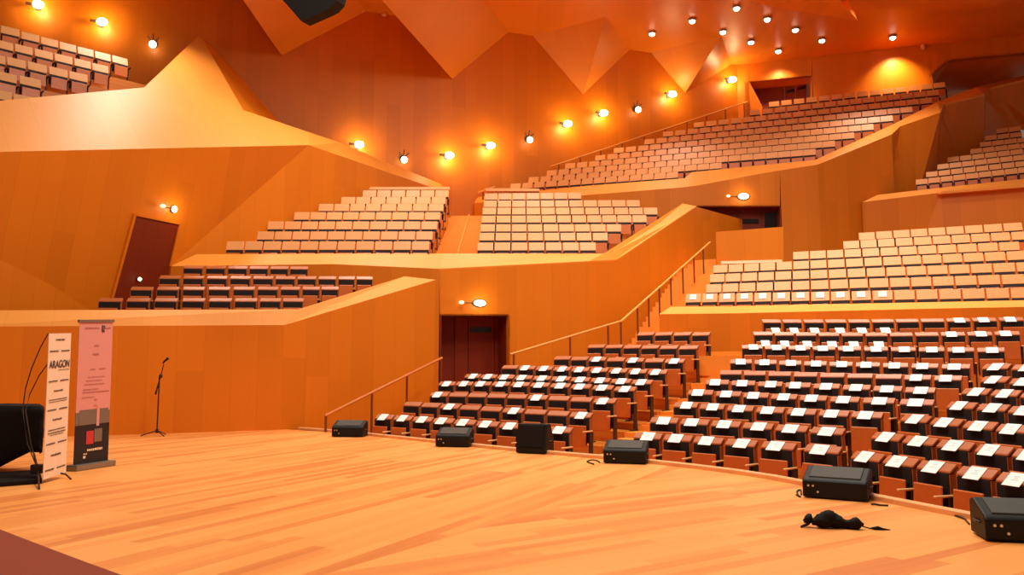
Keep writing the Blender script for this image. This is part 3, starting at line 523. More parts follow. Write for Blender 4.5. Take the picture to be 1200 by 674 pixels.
# ceiling with its folded triangles
cw = lambda u, v: on(u, v, (PL8[0] - (PL8[1] if PL8[1].y > 0 else -PL8[1]) * .02, PL8[1]))
cz = lambda u, v: atz(u, v, ZC - .01)
bm = bmesh.new()
slab_into(bm, [Vector((-34, 27, ZC)), Vector((40, 27, ZC)), Vector((40, 50, ZC)), Vector((-34, 50, ZC))], .3, (0, 0, 1))
def fold(apex, right, top, left, extra=None):
    A, Rr, T = cw(*apex), cw(*right), cz(*top); pl = plane3(A, Rr, T)
    L_ = on(left[0], left[1], pl); mid = [on(u, v, pl) for u, v in (extra or [])]
    slab_into(bm, [A, Rr, T] + mid + [L_], .05, (0, .5, 1))
    wl = cw(*left)
    if (L_ - wl).length > .1: slab_into(bm, [A, L_, wl + Vector((.3, .3, .4))], .04, (.3, .5, 1))
fold((330, 65), (447, 3.5), (400, -30), (285, 0), [(330, -45), (262, -36)])
fold((530, 92.5), (608, 27.5), (565, 0), (450, 3), [(500, -45), (445, -4)])
for tri in ([cw(610, 25), cw(683, 110.5), cz(710, 20)], [cw(683, 110.5), cw(750, 46.5), cz(710, 20)], [cw(750, 47), cw(803, 109), cz(845, 42)], [cw(803, 109), cw(872, 66), cz(845, 42)]):
    slab_into(bm, tri, .04, (0, .5, 1))
struct(link('ceiling', bm, 'ceil'))
slab('ceiling_panel', [[atz(815, -22, 17.0), atz(975, -12, 17.0), atz(1005, 24, 17.0), atz(900, 7, 17.0)]], .25, 'ledge', back=(0, 0, 1))  # lighter veneer stands in for light falling on this panel
slab('ceiling_panel', [[atz(985, -14, 16.8), atz(1001, 11, 16.8), atz(1165, 8, 16.8), atz(1215, -16, 16.8)]], .25, 'ceil', back=(0, 0, 1))
# rails behind the last rows of the middle balcony
slab('trim_back_rail', [[at(430, 219, 32.0), at(527, 219, 32.0), at(527, 222.3, 31.9), at(430, 222.3, 31.9)]], .12, 'pale')
slab('trim_back_rail', [[at(569, 220.5, 33.9), at(632, 221, 33.9), at(632, 224.2, 33.8), at(569, 223.8, 33.8)]], .12, 'pale')

# ---- front of the upper balcony
k0, k1, k2, k3 = at(556, 238, 36.9), at(800, 219.5, 33.5), at(958, 193, 32.9), at(1045, 157.5, 34.3)
PLa, PLb, PLc = vplane(k0, k1), vplane(k1, k2), vplane(k2, k3)
e682, e816, e900 = on(682, 229, PLa), on(816, 217.6, PLb), on(900, 202, PLb)
R3 = (816.5, 914, 242, 315)
A816, A914 = on(816.5, 217.5, PLb), on(914, 199.8, PLb)
r816, r914 = on(816.5, 242, PLb), on(914, 242, PLb)
slab('wall_upper_balcony', [[k0, e682, k1, down(k1, 3), down(k0, 3)], [k1, A816, down(A816, 3), down(k1, 3)], [A816, e900, A914, r914, r816],
                            [A914, k2, down(k2, 3), down(A914, 3)], [k2, k3, down(k3, 3), down(k2, 3)]], .22, 'wall')
recess('trim_recess_upper', PLb, R3, .7, 'door_4', [(838, 863.5, (840.5, 861, 259, 263.5)), (864.5, 890, (869, 889, 256.5, 262.5)), (894, 912, (896, 911, 249, 268))])
lo = [k0, e682, k1, A816, e900, k2, k3]
up = [at(560, 231, 37.3), at(690, 217.5, 35.6), at(802, 209, 34.0), at(811, 201.8, 34.2), at(900, 192.7, 33.9), at(955, 187.5, 33.5), at(1046, 146, 35.1)]
slab('trim_balcony_cap', strip(lo, up), .12, 'ledge', back=(0, .3, -1))
# folded plates that step back beside it
f = {n: at(*p) for n, p in {'a': (1045, 157.5, 34.3), 'b': (1055, 148, 34.9), 'c': (1102, 131.8, 34.9), 'd': (1107, 121.5, 36.2), 'e': (1154, 110, 36.8), 'f': (1160, 103, 39.4),
                            'g': (1235, 84, 39.6), 'A': (1041, 232, 34.4), 'B': (1078, 222, 35.2), 'C': (1096, 215, 36.2), 'D': (1130, 190, 37.6), 'E': (1152, 190, 38.2), 'F': (1190, 150, 40.4), 'G': (1235, 160, 40.2)}.items()}
slab('wall_folded', [[f['a'], f['b'], f['B'], f['A']], [f['b'], f['c'], f['C'], f['B']], [f['c'], f['d'], f['D'], f['C']], [f['d'], f['e'], f['E'], f['D']],
                     [f['e'], f['f'], f['F'], f['E']], [f['f'], f['g'], f['G'], f['F']]], .15, 'wall')
slab('trim_folded_cap', [[f['a'], f['b'], at(1046, 146, 35.0)], [f['b'], f['c'], at(1098, 119.5, 36.0), at(1046, 146, 35.1)], [f['c'], f['d'], at(1098, 119.5, 36.1)], [f['d'], f['e'], at(1143, 102.5, 38.2), at(1098, 119.3, 36.5)],
                         [f['e'], f['f'], at(1143, 102.5, 39.2)], [f['f'], f['g'], at(1235, 80, 40.4), at(1143, 102.3, 40.0)]], .1, 'ledge', back=(0, .3, -1))
# box parapet in front of the upper door
bx = [at(839, 271.8, 29.7), at(918, 265.8, 29.4), at(918.5, 309, 29.4), at(840, 311, 29.7)]
slab('wall_box', [bx], .16, 'wall')
slab('trim_box_rail', [[at(845, 306.2, 29.45), at(916.5, 304.2, 29.2), at(916.5, 307.2, 29.15), at(845, 309.4, 29.4)]], .14, 'pale')
slab('trim_box_cap', [[bx[0], bx[1], bx[1] + Vector((.05, .2, .02)), bx[0] + Vector((.05, .2, .02))]], .03, 'ledge', back=(0, .3, -1))

# ---- front of the high right-hand balcony
PL5 = vplane((17.1, 32.6), (20.4, 30.8))
h0, h1, h2 = at(1010.5, 237, 33.4), on(1102, 225.8, PL5), on(1235, 214.5, PL5)
hf = on(1033, 268.5, PL5); hg = down(at(1010.5, 268, 33.6), 3)
slab('wall_side_balcony', [[h0, h1, hf, down(hf, 3), hg], [h1, h2, down(h2, 3), down(hf, 3), hf]], .2, 'wall')
slab('trim_side_balcony_cap', strip([h0, h1, h2], [at(1028, 228.5, 34.0), at(1104, 219.8, 32.9), at(1235, 206, 31.2)]), .1, 'ledge', back=(0, .3, -1))
fr = Vector((-.15, -.3, 0))
slab('trim_side_balcony_rail', [[on(1104, 226.2, PL5) + fr, on(1235, 215.6, PL5) + fr, on(1235, 218.6, PL5) + fr, on(1098, 229.5, PL5) + fr]], .3, 'ledge')

# ---- parapet in front of the pale terrace above the stalls
PLR = vplane((5.4, 24.75), (13.6, 21.15))
oR = lambda u, v: on(u, v, PLR)
lowR = [oR(772.5, 368.2), oR(860, 367.2), oR(990, 364.2), oR(1100, 361.6), oR(1235, 359)]
upb = Vector((.2, .5, 0)); plR2 = (PLR[0] + upb, PLR[1])
upR = [on(u, v, plR2) for u, v in ((786, 359.6), (860, 358.8), (990, 356.2), (1100, 354), (1235, 351.2))]
slab('wall_terrace', [[lowR[0], lowR[1], lowR[2], lowR[3], lowR[4], down(lowR[4], .5), down(lowR[0], .5)]], .25, 'wall')
slab('trim_terrace_cap', strip(lowR, upR), .12, 'ledge', back=(0, .3, -1))
# ================================================================== FLOORS OF THE SEATING
REF = {'LB': .83, 'MB': .83, 'WB': .83, 'DL': .83}
def offs(P, s):
    """back direction of a row at seat i (level, away from the stage)"""
    return [Vector((-math.sin(p[3]), math.cos(p[3]), 0)) for p in P]
def terrace(bm, P, dz, front, back, el, er, depth=.6):
    pts = [Vector((p[0], p[1], p[2] - dz)) for p in P]; nb = offs(P, 1)
    t0 = Vector((math.cos(P[0][3]), math.sin(P[0][3]), 0)); t1 = Vector((math.cos(P[-1][3]), math.sin(P[-1][3]), 0))
    pts = [pts[0] - t0 * el] + pts + [pts[-1] + t1 * er]; nb = [nb[0]] + nb + [nb[-1]]
    uv = bm.loops.layers.uv.verify(); run = 0; sec = []
    for i, (p, n) in enumerate(zip(pts, nb)):
        if i: run += (p - pts[i - 1]).length
        q = [p - n * front, p + n * back]
        sec.append(([bm.verts.new(x) for x in q] + [bm.verts.new(x - Vector((0, 0, depth))) for x in reversed(q)], run))
    def face(vs, uvs):
        fc = bm.faces.new(vs)
        for l, c in zip(fc.loops, uvs): l[uv].uv = c
    for (s, a), (t, b) in zip(sec, sec[1:]):
        y = [0, front + back, front + back + depth, 2 * (front + back) + depth, 2 * (front + back) + 2 * depth]
        for k in range(4):
            m = (k + 1) % 4
            face((s[k], t[k], t[m], s[m]), ((y[k], a), (y[k], b), (y[k + 1], b), (y[k + 1], a)))
    for s, a in (sec[0], sec[-1]): face(s, ((0, 0), (1, 0), (1, .6), (0, .6)))
def block_floor(name, key, front=.42, back=.5, el=.25, er=.25, last=.5, depth=.6):
    sc, rows = SEATS[key]; bm = bmesh.new(); dz = REF.get(key, .81) * sc
    for i, P in enumerate(rows): terrace(bm, P, dz, front, back if i < len(rows) - 1 else last, el, er, depth)
    bmesh.ops.recalc_face_normals(bm, faces=list(bm.faces))
    return struct(link(name, bm, 'tread'))
block_floor('floor_handrail_stalls', 'LB', el=.9, last=1.6, depth=.5)
block_floor('floor_main_stalls', 'MB', last=2.6, depth=.5)
block_floor('floor_end_stalls', 'WB', el=.1, er=1.2, last=1.2, depth=.5)
block_floor('floor_side_seats', 'DL', el=.6, er=.15, front=.3, depth=.4)
block_floor('floor_middle_balcony_west', 'ML', el=.6, er=.2)
block_floor('floor_middle_balcony_east', 'MR', el=.2, er=.05, front=.34)
block_floor('floor_terrace', 'RB', el=.15, er=1.5, last=3)
block_floor('floor_side_balcony', 'UR', el=.1, er=3, last=2)
block_floor('floor_gallery', 'TL', el=4, er=.9, last=3)
block_floor('floor_upper_balcony', 'UC', el=.5, er=.02, last=2, depth=.35)

# steps of the aisle between the two stalls blocks
def tread(bm, A, B, n, front, back, z, depth=.5):
    A = Vector((A[0], A[1], z)); B = Vector((B[0], B[1], z))
    q = [A - n * front, B - n * front, B + n * back, A + n * back]
    slab_into(bm, q, depth, (0, 0, -1))
bm = bmesh.new(); L = SEATS['LB'][1]; R = SEATS['MB'][1]
for k in range(10):
    r = R[k][0]; b = Vector((r[0], r[1], 0)); tb = Vector((math.cos(r[3]), math.sin(r[3]), 0))
    if k < 9:
        l = L[k][-1]; a = Vector((l[0], l[1], 0)); z = (l[2] + r[2]) / 2 - .83
    else: a = b - tb * 2.0 + Vector((0, .6, 0)); z = r[2] - .83
    d = (b - a).normalized(); n = Vector((-d.y, d.x, 0)); A, B = a + d * .25, b - d * .25
    tread(bm, A, B, n, .42, .55, z + .012); tread(bm, A, B, n, -.1, .55, z + .135)
struct(link('trim_stalls_steps', bm, 'ledge'))
# stairs that climb beside the wall to the upper door
bm = bmesh.new()
sa, sb = Vector((3.75, 23.4, 1.55)), Vector((7.5, 30.7, 5.75)); nst = 22
dv = (sb - sa) / nst; fl = Vector((dv.x, dv.y, 0)).normalized(); nr = Vector((fl.y, -fl.x, 0))
for i in range(nst + 1):
    p = sa + dv * i
    q = [p - nr * .9, p + nr * .75, p + nr * .75 + fl * .45, p - nr * .9 + fl * .45]
    slab_into(bm, q, 1.2, (0, 0, -1))
struct(link('trim_side_stairs', bm, 'ledge'))
# stairs of the middle balcony aisle
bm = bmesh.new()
mid0, mid1 = Vector((-1.92, 25.0, 4.62)), Vector((-1.82, 32.6, 7.85)); nst = 18; dv = (mid1 - mid0) / nst
for i in range(nst + 1):
    p = mid0 + dv * i
    slab_into(bm, [p + Vector((-.7, 0, 0)), p + Vector((.7, 0, 0)), p + Vector((.7, .46, 0)), p + Vector((-.7, .46, 0))], .8, (0, 0, -1))
slab_into(bm, [Vector((-2.8, 33.0, 7.85)), Vector((-.6, 33.0, 7.85)), Vector((-.6, 37, 7.9)), Vector((-2.8, 37, 7.9))], .5, (0, 0, -1))
struct(link('trim_balcony_stairs', bm, 'ledge'))
bm = bmesh.new(); tube(bm, [mid0 + Vector((.03, .3, .03)), mid1 + Vector((.06, -.2, .01))], .022, 6)
struct(link('trim_stair_nosing', bm, 'ledge'))

# ================================================================== SEATS
def prism_o(name, parent, mat, pts, x0, x1, bev=.006):
    bm = bmesh.new(); prism(bm, pts, x0, x1)
    if bev: bevel(bm, bev)
    return link(name, bm, mat, parent)
CAP = [(-.006, .842), (.0, .866), (.105, .948), (.128, .944), (.122, .922), (.02, .842)]
BACK = [(0, .36), (-.014, .60), (-.008, .844), (.05, .848), (.085, .36)]
SHELL = [(.084, .34), (.054, .85), (.122, .92), (.138, .90), (.082, .83), (.112, .34)]
PANEL = [(-.125, .28), (-.102, .695), (-.079, .70), (-.10, .275)]
CUSH = [(-.098, .30), (-.078, .69), (-.022, .68), (-.02, .34), (-.06, .28)]
ROW_NAMES = {}
def stalls_seat():
    t = empty('stalls_chair', (0, 0, 0))
    prism_o('headrest_cap', t, 'capwood', CAP, -.258, .258)
    prism_o('backrest', t, 'cloth', BACK, -.243, .243, .012)
    bm = bmesh.new(); prism(bm, SHELL, -.256, .256)
    for s in (-1, 1): prism(bm, [(.0, .36), (-.008, .83), (.07, .835), (.1, .36)], s * .2435, s * .257)
    link('back_shell', bm, 'shell', t)
    prism_o('seat_panel', t, 'seatwood', PANEL, -.222, .222, .01)
    prism_o('seat_cushion', t, 'cloth', CUSH, -.205, .205, .015)
    bm = bmesh.new(); box(bm, .246, .290, -.27, .06, .575, .603); bevel(bm, .009)
    link('armrest', bm, 'arm', t)
    bm = bmesh.new(); box(bm, .258, .288, -.06, .06, .02, .575); box(bm, .215, .29, -.15, .15, 0, .022); bevel(bm, .004)
    link('pedestal', bm, 'iron', t)
    return t
HEAD = [(-.012, .672), (.092, .958), (.118, .954), (.022, .664)]
def balcony_seat():
    t = empty('balcony_chair', (0, 0, 0))
    prism_o('headrest_panel', t, 'pale', HEAD, -.262, .262)
    prism_o('backrest', t, 'cloth', [(-.03, .36), (-.034, .60), (-.004, .668), (.06, .67), (.07, .36)], -.25, .25, .01)
    prism_o('seat_panel', t, 'seatwood', [(-.135, .2), (-.108, .565), (-.04, .57), (-.04, .25)], -.222, .222, .01)
    bm = bmesh.new(); box(bm, .256, .284, -.06, .06, .02, .52); box(bm, .215, .29, -.15, .15, 0, .022); box(bm, .25, .29, -.25, .06, .52, .55)
    link('arm_post', bm, 'iron', t)
    return t
proto = {'s': stalls_seat(), 'b': balcony_seat()}
first = {'s': True, 'b': True}
def spread_of(P, j):
    q = P[j]; d = [math.hypot(P[k][0] - q[0], P[k][1] - q[1]) for k in (j - 1, j + 1) if 0 <= k < len(P)]
    return max(.47, min(.62, min(d))) / .57 if d else 1.0
def put(kind, p, dz, sc, label, group, sx=1):
    loc = Vector((p[0], p[1], p[2] - dz * sc))
    # the reference mark sits a little ahead of the seat's own origin
    yo = -.03 if kind == 's' else .04
    loc -= Vector((-math.sin(p[3]), math.cos(p[3]), 0)) * yo * sc
    if first[kind]:
        o = proto[kind]; first[kind] = False
        o.location = loc; o.rotation_euler = (0, 0, p[3])
    else: o = copy_tree(proto[kind], loc, p[3], sc)
    o.scale = (sx, sc, sc)
    return tag(o, label, 'seat', group)
# a sheet of white paper with faint print lies on the sloping cap of a seat
def sheet_mesh(low):
    bm = bmesh.new()
    if low == 'p': A, B = Vector((0, .017, .765)), Vector((0, .079, .935))
    elif low: A, B = Vector((0, -.232, .565)), Vector((0, -.100, .715))
    else: A, B = Vector((0, -.050, .824)), Vector((0, .108, .950))
    d = (B - A).normalized(); n = Vector((0, -d.z, d.y))
    if n.y > 0: n = -n
    hw = .115; t = .004
    q = [A + Vector((-hw, 0, 0)), A + Vector((hw, 0, 0)), B + Vector((hw, 0, 0)), B + Vector((-hw, 0, 0))]
    lo = [bm.verts.new(p + n * .006) for p in q]; hi = [bm.verts.new(p + n * (.006 + t)) for p in q]
    bm.faces.new(hi); bm.faces.new(list(reversed(lo)))
    for i in range(4): bm.faces.new((lo[i], lo[(i + 1) % 4], hi[(i + 1) % 4], hi[i]))
    bmesh.ops.recalc_face_normals(bm, faces=list(bm.faces))
    # three faint lines of print
    for k, (w0, w1) in enumerate(((.3, .72), (.42, .62), (.36, .68))):
        f0 = .42 + .13 * k
        c = [A.lerp(B, f0) + Vector((hw * (2 * w0 - 1), 0, 0)), A.lerp(B, f0) + Vector((hw * (2 * w1 - 1), 0, 0)),
             A.lerp(B, f0 + .05) + Vector((hw * (2 * w1 - 1), 0, 0)), A.lerp(B, f0 + .05) + Vector((hw * (2 * w0 - 1), 0, 0))]
        fc = bm.faces.new([bm.verts.new(p + n * (.0065 + t)) for p in c]); fc.material_index = 1
    o = link('white_sheet', bm, None, mats=['paper', 'ink'])
    return o
sheet_proto = {k: sheet_mesh(k) for k in (False, True, 'p')}; sheet_first = {False: True, True: True, 'p': True}
def put_sheet(seat, low, label, group, dx=0, dy=0, dzz=0):
    if sheet_first[low]: o = sheet_proto[low]; sheet_first[low] = False
    else: o = sheet_proto[low].copy(); COL.objects.link(o)
    o.location = seat.location + seat.rotation_euler.to_matrix() @ Vector((dx, dy, dzz)); o.rotation_euler = (0, 0, seat.rotation_euler.z + random.uniform(-.035, .035)); o.scale = seat.scale
    return tag(o, label, 'paper sheet', group)

SHEETS = {'LB': {0: range(9), 1: (2, 5, 8), 2: (0, 5, 8), 3: range(10), 4: range(10), 5: range(1, 9), 6: (2, 4, 6)},
          'MB': {0: range(6), 1: range(6), 2: range(7), 3: range(8), 4: range(8), 5: (7, 8), 6: range(9), 7: range(10), 8: (8, 9, 10), 9: (8, 9, 10)},
          'WB': {i: range(5) for i in range(7)}, 'DL': {}}
LOW = {'MB': {8: range(6), 9: range(6)}}
PH = {'LB': ('{o} from the handrail, {r} row of handrail-side stalls', 'dark seats of the stalls block by the handrail'),
      'MB': ('{o} from aisle steps, {r} row of main stalls', 'dark seats of the main stalls block'),
      'WB': ('{o} seat of {r} row in wedge-shaped end stalls', 'dark seats of the wedge-shaped end block'),
      'DL': ('{o} from slanted door, {r} row above stage wall', 'dark seats above the stage wall'),
      'ML': ('{o} from balcony aisle, {r} row, side of the folded wall', 'pale seats of the middle balcony by the folded wall'),
      'MR': ('{o} from balcony aisle, {r} row, side of the sloping parapet', 'pale seats of the middle balcony by the sloping parapet'),
      'RB': ('{o} from side stairs, {r} row of terrace above dark stalls', 'pale seats of the terrace above the stalls'),
      'UR': ('{o} from folded plates, {r} row of high side balcony', 'pale seats of the high side balcony'),
      'TL': ('{o} from open row end, {r} row of gallery above leaning wall', 'pale seats of the gallery above the leaning wall')}
for key in ('LB', 'MB', 'WB', 'DL'):
    sc, rows = SEATS[key]; ph, grp = PH[key]
    for i, P in enumerate(rows):
        for j, p in enumerate(P):
            w = ph.format(o=ORD[j], r=ORD[i]) if key != 'WB' else ph.format(o=ORD[j], r=ORD[i])
            has = j in SHEETS[key].get(i, ()); low = j in LOW.get(key, {}).get(i, ())
            lab = 'dark seat%s, %s' % (' with white sheet' if has or low else '', w)
            if key == 'WB': lab = 'dark seat with white sheet, ' + w
            s = put('s', p, .83, sc, lab, grp, spread_of(P, j))
            if has or low:
                put_sheet(s, low, ('white sheet propped low on dark seat, ' if low else 'white sheet on dark seat, ') + w, 'white sheets laid on the dark seats', dx=random.uniform(-.05, .03))
for key in ('ML', 'MR', 'RB', 'UR', 'TL'):
    sc, rows = SEATS[key]; ph, grp = PH[key]
    for i, P in enumerate(rows):
        for j, p in enumerate(P):
            jj = len(P) - 1 - j if key in ('ML', 'TL') else j
            w = ph.format(o=ORD[jj], r=ORD[i]); has = key == 'RB' and i == 0 and j < 11
            s = put('b', p, .81, sc, ('pale seat with sheet, ' if has else 'pale wooden seat, ') + w, grp, spread_of(P, j))
            if has: put_sheet(s, 'p', 'white sheet on pale seat, ' + w, 'white sheets laid on the pale front row')
# the far upper balcony: past three hundred pale seats, its small distant rows are one mass
bm = bmesh.new(); sc, rows = SEATS['UC']
for P in rows:
    for p in P:
        m = Matrix.Translation(Vector((p[0], p[1], p[2] - .81 * sc))) @ Matrix.Rotation(p[3], 4, 'Z') @ Matrix.Scale(sc, 4)
        for mi, (pts, x) in enumerate(((HEAD, .248), ([(-.03, .36), (-.034, .60), (-.004, .668), (.06, .67), (.07, .36)], .25), ([(-.135, .2), (-.108, .565), (-.04, .57), (-.04, .25)], .222))):
            n0 = len(bm.faces); vs = prism(bm, pts, -x, x); bm.faces.ensure_lookup_table()
            for f_ in bm.faces[n0:]: f_.material_index = mi
            for v in vs: v.co = m @ v.co
        n0 = len(bm.faces); vs = box(bm, .264, .3, -.06, .06, 0, .54); bm.faces.ensure_lookup_table()
        for f_ in bm.faces[n0:]: f_.material_index = 1
        for v in vs: v.co = m @ v.co
o = link('distant_balcony_seating', bm, None, mats=['pale', 'cloth', 'seatwood'])
o['kind'] = 'stuff'; tag(o, 'rows of small pale seats filling the far upper balcony', 'seats')
# ================================================================== THINGS ON THE STAGE
def monitor(loc, rz, label, w=.68, d=.42, h=.33, upright=False):
    t = empty('stage_monitor', loc, rz)
    bm = bmesh.new()
    if upright: prof = [(-d * .5, 0), (-d * .5, .08), (-d * .28, h), (d * .12, h), (d * .5, h * .45), (d * .5, 0)]
    else: prof = [(-d * .5, 0), (-d * .5, h * .56), (-d * .42, h * .66), (d * .28, h), (d * .5, h * .92), (d * .5, 0)]
    prism(bm, prof, -w / 2, w / 2); bevel(bm, .018, 2)
    link('cabinet', bm, 'black', t)
    # grille set on the sloping face
    a, b = (Vector((0, *prof[1])), Vector((0, *prof[2]))) if upright else (Vector((0, *prof[2])), Vector((0, *prof[3])))
    n = Vector((0, -(b - a).z, (b - a).y)).normalized()
    bm = bmesh.new(); q = []
    for f0, x in ((.06, -w * .40), (.06, w * .40), (.94, w * .40), (.94, -w * .40)):
        p = a.lerp(b, f0); q.append(Vector((x, p.y, p.z)))
    lo = [bm.verts.new(p - n * .01) for p in q]; hi = [bm.verts.new(p + n * .012) for p in q]
    bm.faces.new(hi); bm.faces.new(list(reversed(lo)))
    for i in range(4): bm.faces.new((lo[i], lo[(i + 1) % 4], hi[(i + 1) % 4], hi[i]))
    bmesh.ops.recalc_face_normals(bm, faces=list(bm.faces)); bevel(bm, .005)
    link('grille', bm, 'blackcloth' if upright else 'grille', t)
    for s in (-1, 1):
        bm = bmesh.new(); tube(bm, [(s * (w / 2 + .0), -.07, h * .40), (s * (w / 2 + .018), -.055, h * .42), (s * (w / 2 + .018), .055, h * .42), (s * (w / 2 + .0), .07, h * .40)], .011, 8)
        link('handle', bm, 'iron', t)
    if not upright:
        for k in range(3):
            bm = bmesh.new(); disc(bm, (-w * .40 + .05 * k, -d * .5 - .003, h * (.40 if k < 2 else .2)), (0, -1, 0), .012, .012, 12)
            link('socket', bm, 'silver', t)
    for sx in (-1, 1):
        for sy in (-1, 1):
            bm = bmesh.new(); disc(bm, (sx * w * .42, sy * d * .4, .004), (0, 0, 1), .022, .012, 10); link('rubber_foot', bm, 'iron', t)
    return tag(t, label, 'loudspeaker', 'floor loudspeakers along the stage edge')
def base(u, v): return atz(u, v, .012)
monitor(base(410, 511), math.radians(-6), 'low black floor loudspeaker at the wall end of the stage edge, beside the first handrail', .70, .42, .34)
monitor(base(533, 522.5), math.radians(-12), 'low black floor loudspeaker in front of front-row stalls, second from the handrail', .66, .40, .34)
monitor(base(627, 530), math.radians(-24), 'tall upright black floor loudspeaker on the stage edge before the aisle steps', .56, .42, .50, True)
monitor(base(734, 541.5), math.radians(-16), 'low black floor loudspeaker directly in front of the stalls aisle steps', .66, .40, .33)
monitor(base(982, 582), math.radians(-32), 'low black floor loudspeaker before main stalls, with silver sockets showing and cables', .68, .42, .32)
m6 = monitor(base(1200, 630), math.radians(-14), 'large black floor loudspeaker cut off by picture edge, grey sloping grille', .70, .42, .31)

def cable(name, pts, r, label, mat='black'):
    bm = bmesh.new(); P = [Vector(p) for p in pts]; fine = []
    for i in range(len(P) - 1):
        p0, p1, p2, p3 = P[max(i - 1, 0)], P[i], P[i + 1], P[min(i + 2, len(P) - 1)]
        for k in range(6):
            t = k / 6
            fine.append(.5 * (2 * p1 + (p2 - p0) * t + (2 * p0 - 5 * p1 + 4 * p2 - p3) * t * t + (3 * p1 - p0 - 3 * p2 + p3) * t ** 3))
    fine.append(P[-1]); tube(bm, fine, r, 6)
    return tag(link(name, bm, mat, smooth=True), label, 'cable')
z = .012
cable('cable', [atz(u, v, z) for u, v in ((939, 579.5), (939, 577.5), (938, 574), (934, 576), (936, 581), (938, 582), (933, 580))], .009, 'short black cable curling beside the loudspeaker with silver sockets')
cable('cable', [atz(u, v, z) for u, v in ((1021, 591), (1026, 591), (1032, 592), (1041, 592.5))], .010, 'black cable running along stage lip from loudspeaker with silver sockets')
cable('cable', [atz(u, v, z) for u, v in ((703, 542), (700, 540), (694, 539), (688, 541), (696, 544))], .010, 'black cable looping beside the loudspeaker at the aisle steps')
cable('cable', [atz(u, v, z) for u, v in ((1136, 614), (1133, 611), (1130, 608), (1119, 604))], .008, 'thin dark cable from the large end loudspeaker to the stage lip')

# crumpled black bundle on the boards
bc = atz(983, 619, .0); t = empty('cloth_bundle', bc, math.radians(-4))
def lump(name, pts, rs, seed, flat=.62):
    bm = bmesh.new(); fine = []; rr = []
    for i in range(len(pts) - 1):
        for k in range(5):
            q = k / 5; fine.append(Vector(pts[i]).lerp(Vector(pts[i + 1]), q)); e = q * q * (3 - 2 * q); rr.append(rs[i] + (rs[i + 1] - rs[i]) * e)
    fine.append(Vector(pts[-1])); rr.append(rs[-1]); tube(bm, fine, rr, 14)
    for v in bm.verts:
        d = mnoise.noise(v.co * 17 + Vector((seed, 0, 0))) * .022 + mnoise.noise(v.co * 45 + Vector((seed, 3, 0))) * .010
        c = Vector((v.co.x, 0, .045)); v.co += (v.co - c).normalized() * d; v.co.z = max(.003, v.co.z * flat / .62)
    return link(name, bm, 'blackcloth', t, True)
lump('bundle', [(-.23, 0, .05), (-.16, .0, .062), (-.08, .01, .075), (0, 0, .05), (.08, -.03, .036), (.15, -.045, .048), (.2, -.05, .04)], [.03, .062, .080, .058, .044, .056, .014], 1)
lump('knot', [(-.30, .03, .05), (-.26, .03, .07), (-.22, .02, .05)], [.018, .05, .02], 5)
bm = bmesh.new(); tube(bm, [(-.30 + .034 * math.cos(a), .0 + .02 * math.sin(a), .02 + .014 * math.cos(a)) for a in [k * PI / 7 for k in range(14)]], .008, 7, False); link('loop', bm, 'blackcloth', t, True)
bm = bmesh.new(); tube(bm, [(.18, -.05, .03), (.25, -.06, .012), (.29, -.065, .014), (.32, -.07, .018), (.36, -.078, .010), (.42, -.085, .006)], [.006, .006, .014, .018, .010, .004], 7)
o = link('strap_tail', bm, 'blackcloth', t, True)
tag(t, 'crumpled black cloth bundle with a thin strap tail lying alone on boards', 'bundle')

# microphone on its stand by the stage wall
mc = atz(183.7, 511, 0); t = empty('microphone_stand', mc)
bm = bmesh.new(); tube(bm, [(0, 0, .09), (0, 0, 1.32)], .016, 10); link('pole', bm, 'iron', t)
bm = bmesh.new(); tube(bm, [(0, 0, .07), (0, 0, .15)], .035, 10); link('leg_hub', bm, 'iron', t)
for k in range(3):
    a = math.radians(200 + 120 * k); bm = bmesh.new()
    tube(bm, [(0, 0, .12), (.33 * math.cos(a), .33 * math.sin(a), .012)], .012, 8); link('leg', bm, 'iron', t)
bm = bmesh.new(); ball(bm, (.03, 0, 1.33), .042, 1, 1, 1.2); link('clutch', bm, 'iron', t)
bm = bmesh.new(); tube(bm, [(-.07, 0, .92), (-.055, 0, 1.0), (.03, 0, 1.34), (.085, 0, 1.6)], [.026, .018, .012, .012], 8); link('boom', bm, 'iron', t)
mg = bm = bmesh.new(); tube(bm, [(.06, 0, 1.615), (.10, 0, 1.66), (.145, 0, 1.70)], [.016, .020, .024], 10); ball(bm, (.16, 0, 1.715), .032); link('microphone', bm, 'black', t)
tag(t, 'thin black microphone stand on a tripod before the stage wall', 'microphone stand')

# ---- the two banners
def banner_frame(bl, br, top_l, top_r):
    """point on the banner: s across 0..1, t up 0..1"""
    def P(s, t, o=0):
        p = bl.lerp(br, s).lerp(top_l.lerp(top_r, s), t); x = (br - bl).normalized(); y = (top_l - bl).normalized(); n = x.cross(y)
        if n.dot(EYE - p) < 0: n = -n
        return p + n * o
    return P
def on_root(o, root):
    o.data.transform(Matrix.Translation(-root.location)); o.parent = root; return o
def sheet(name, P, s0, s1, t0, t1, o, th, mat, root):
    bm = bmesh.new(); q = [P(s0, t0, o), P(s1, t0, o), P(s1, t1, o), P(s0, t1, o)]; r = [P(s0, t0, o - th), P(s1, t0, o - th), P(s1, t1, o - th), P(s0, t1, o - th)]
    a = [bm.verts.new(p) for p in q]; b = [bm.verts.new(p) for p in r]
    bm.faces.new(a); bm.faces.new(list(reversed(b)))
    for i in range(4): bm.faces.new((a[i], b[i], b[(i + 1) % 4], a[(i + 1) % 4]))
    bmesh.ops.recalc_face_normals(bm, faces=list(bm.faces))
    return on_root(link(name, bm, mat), root)
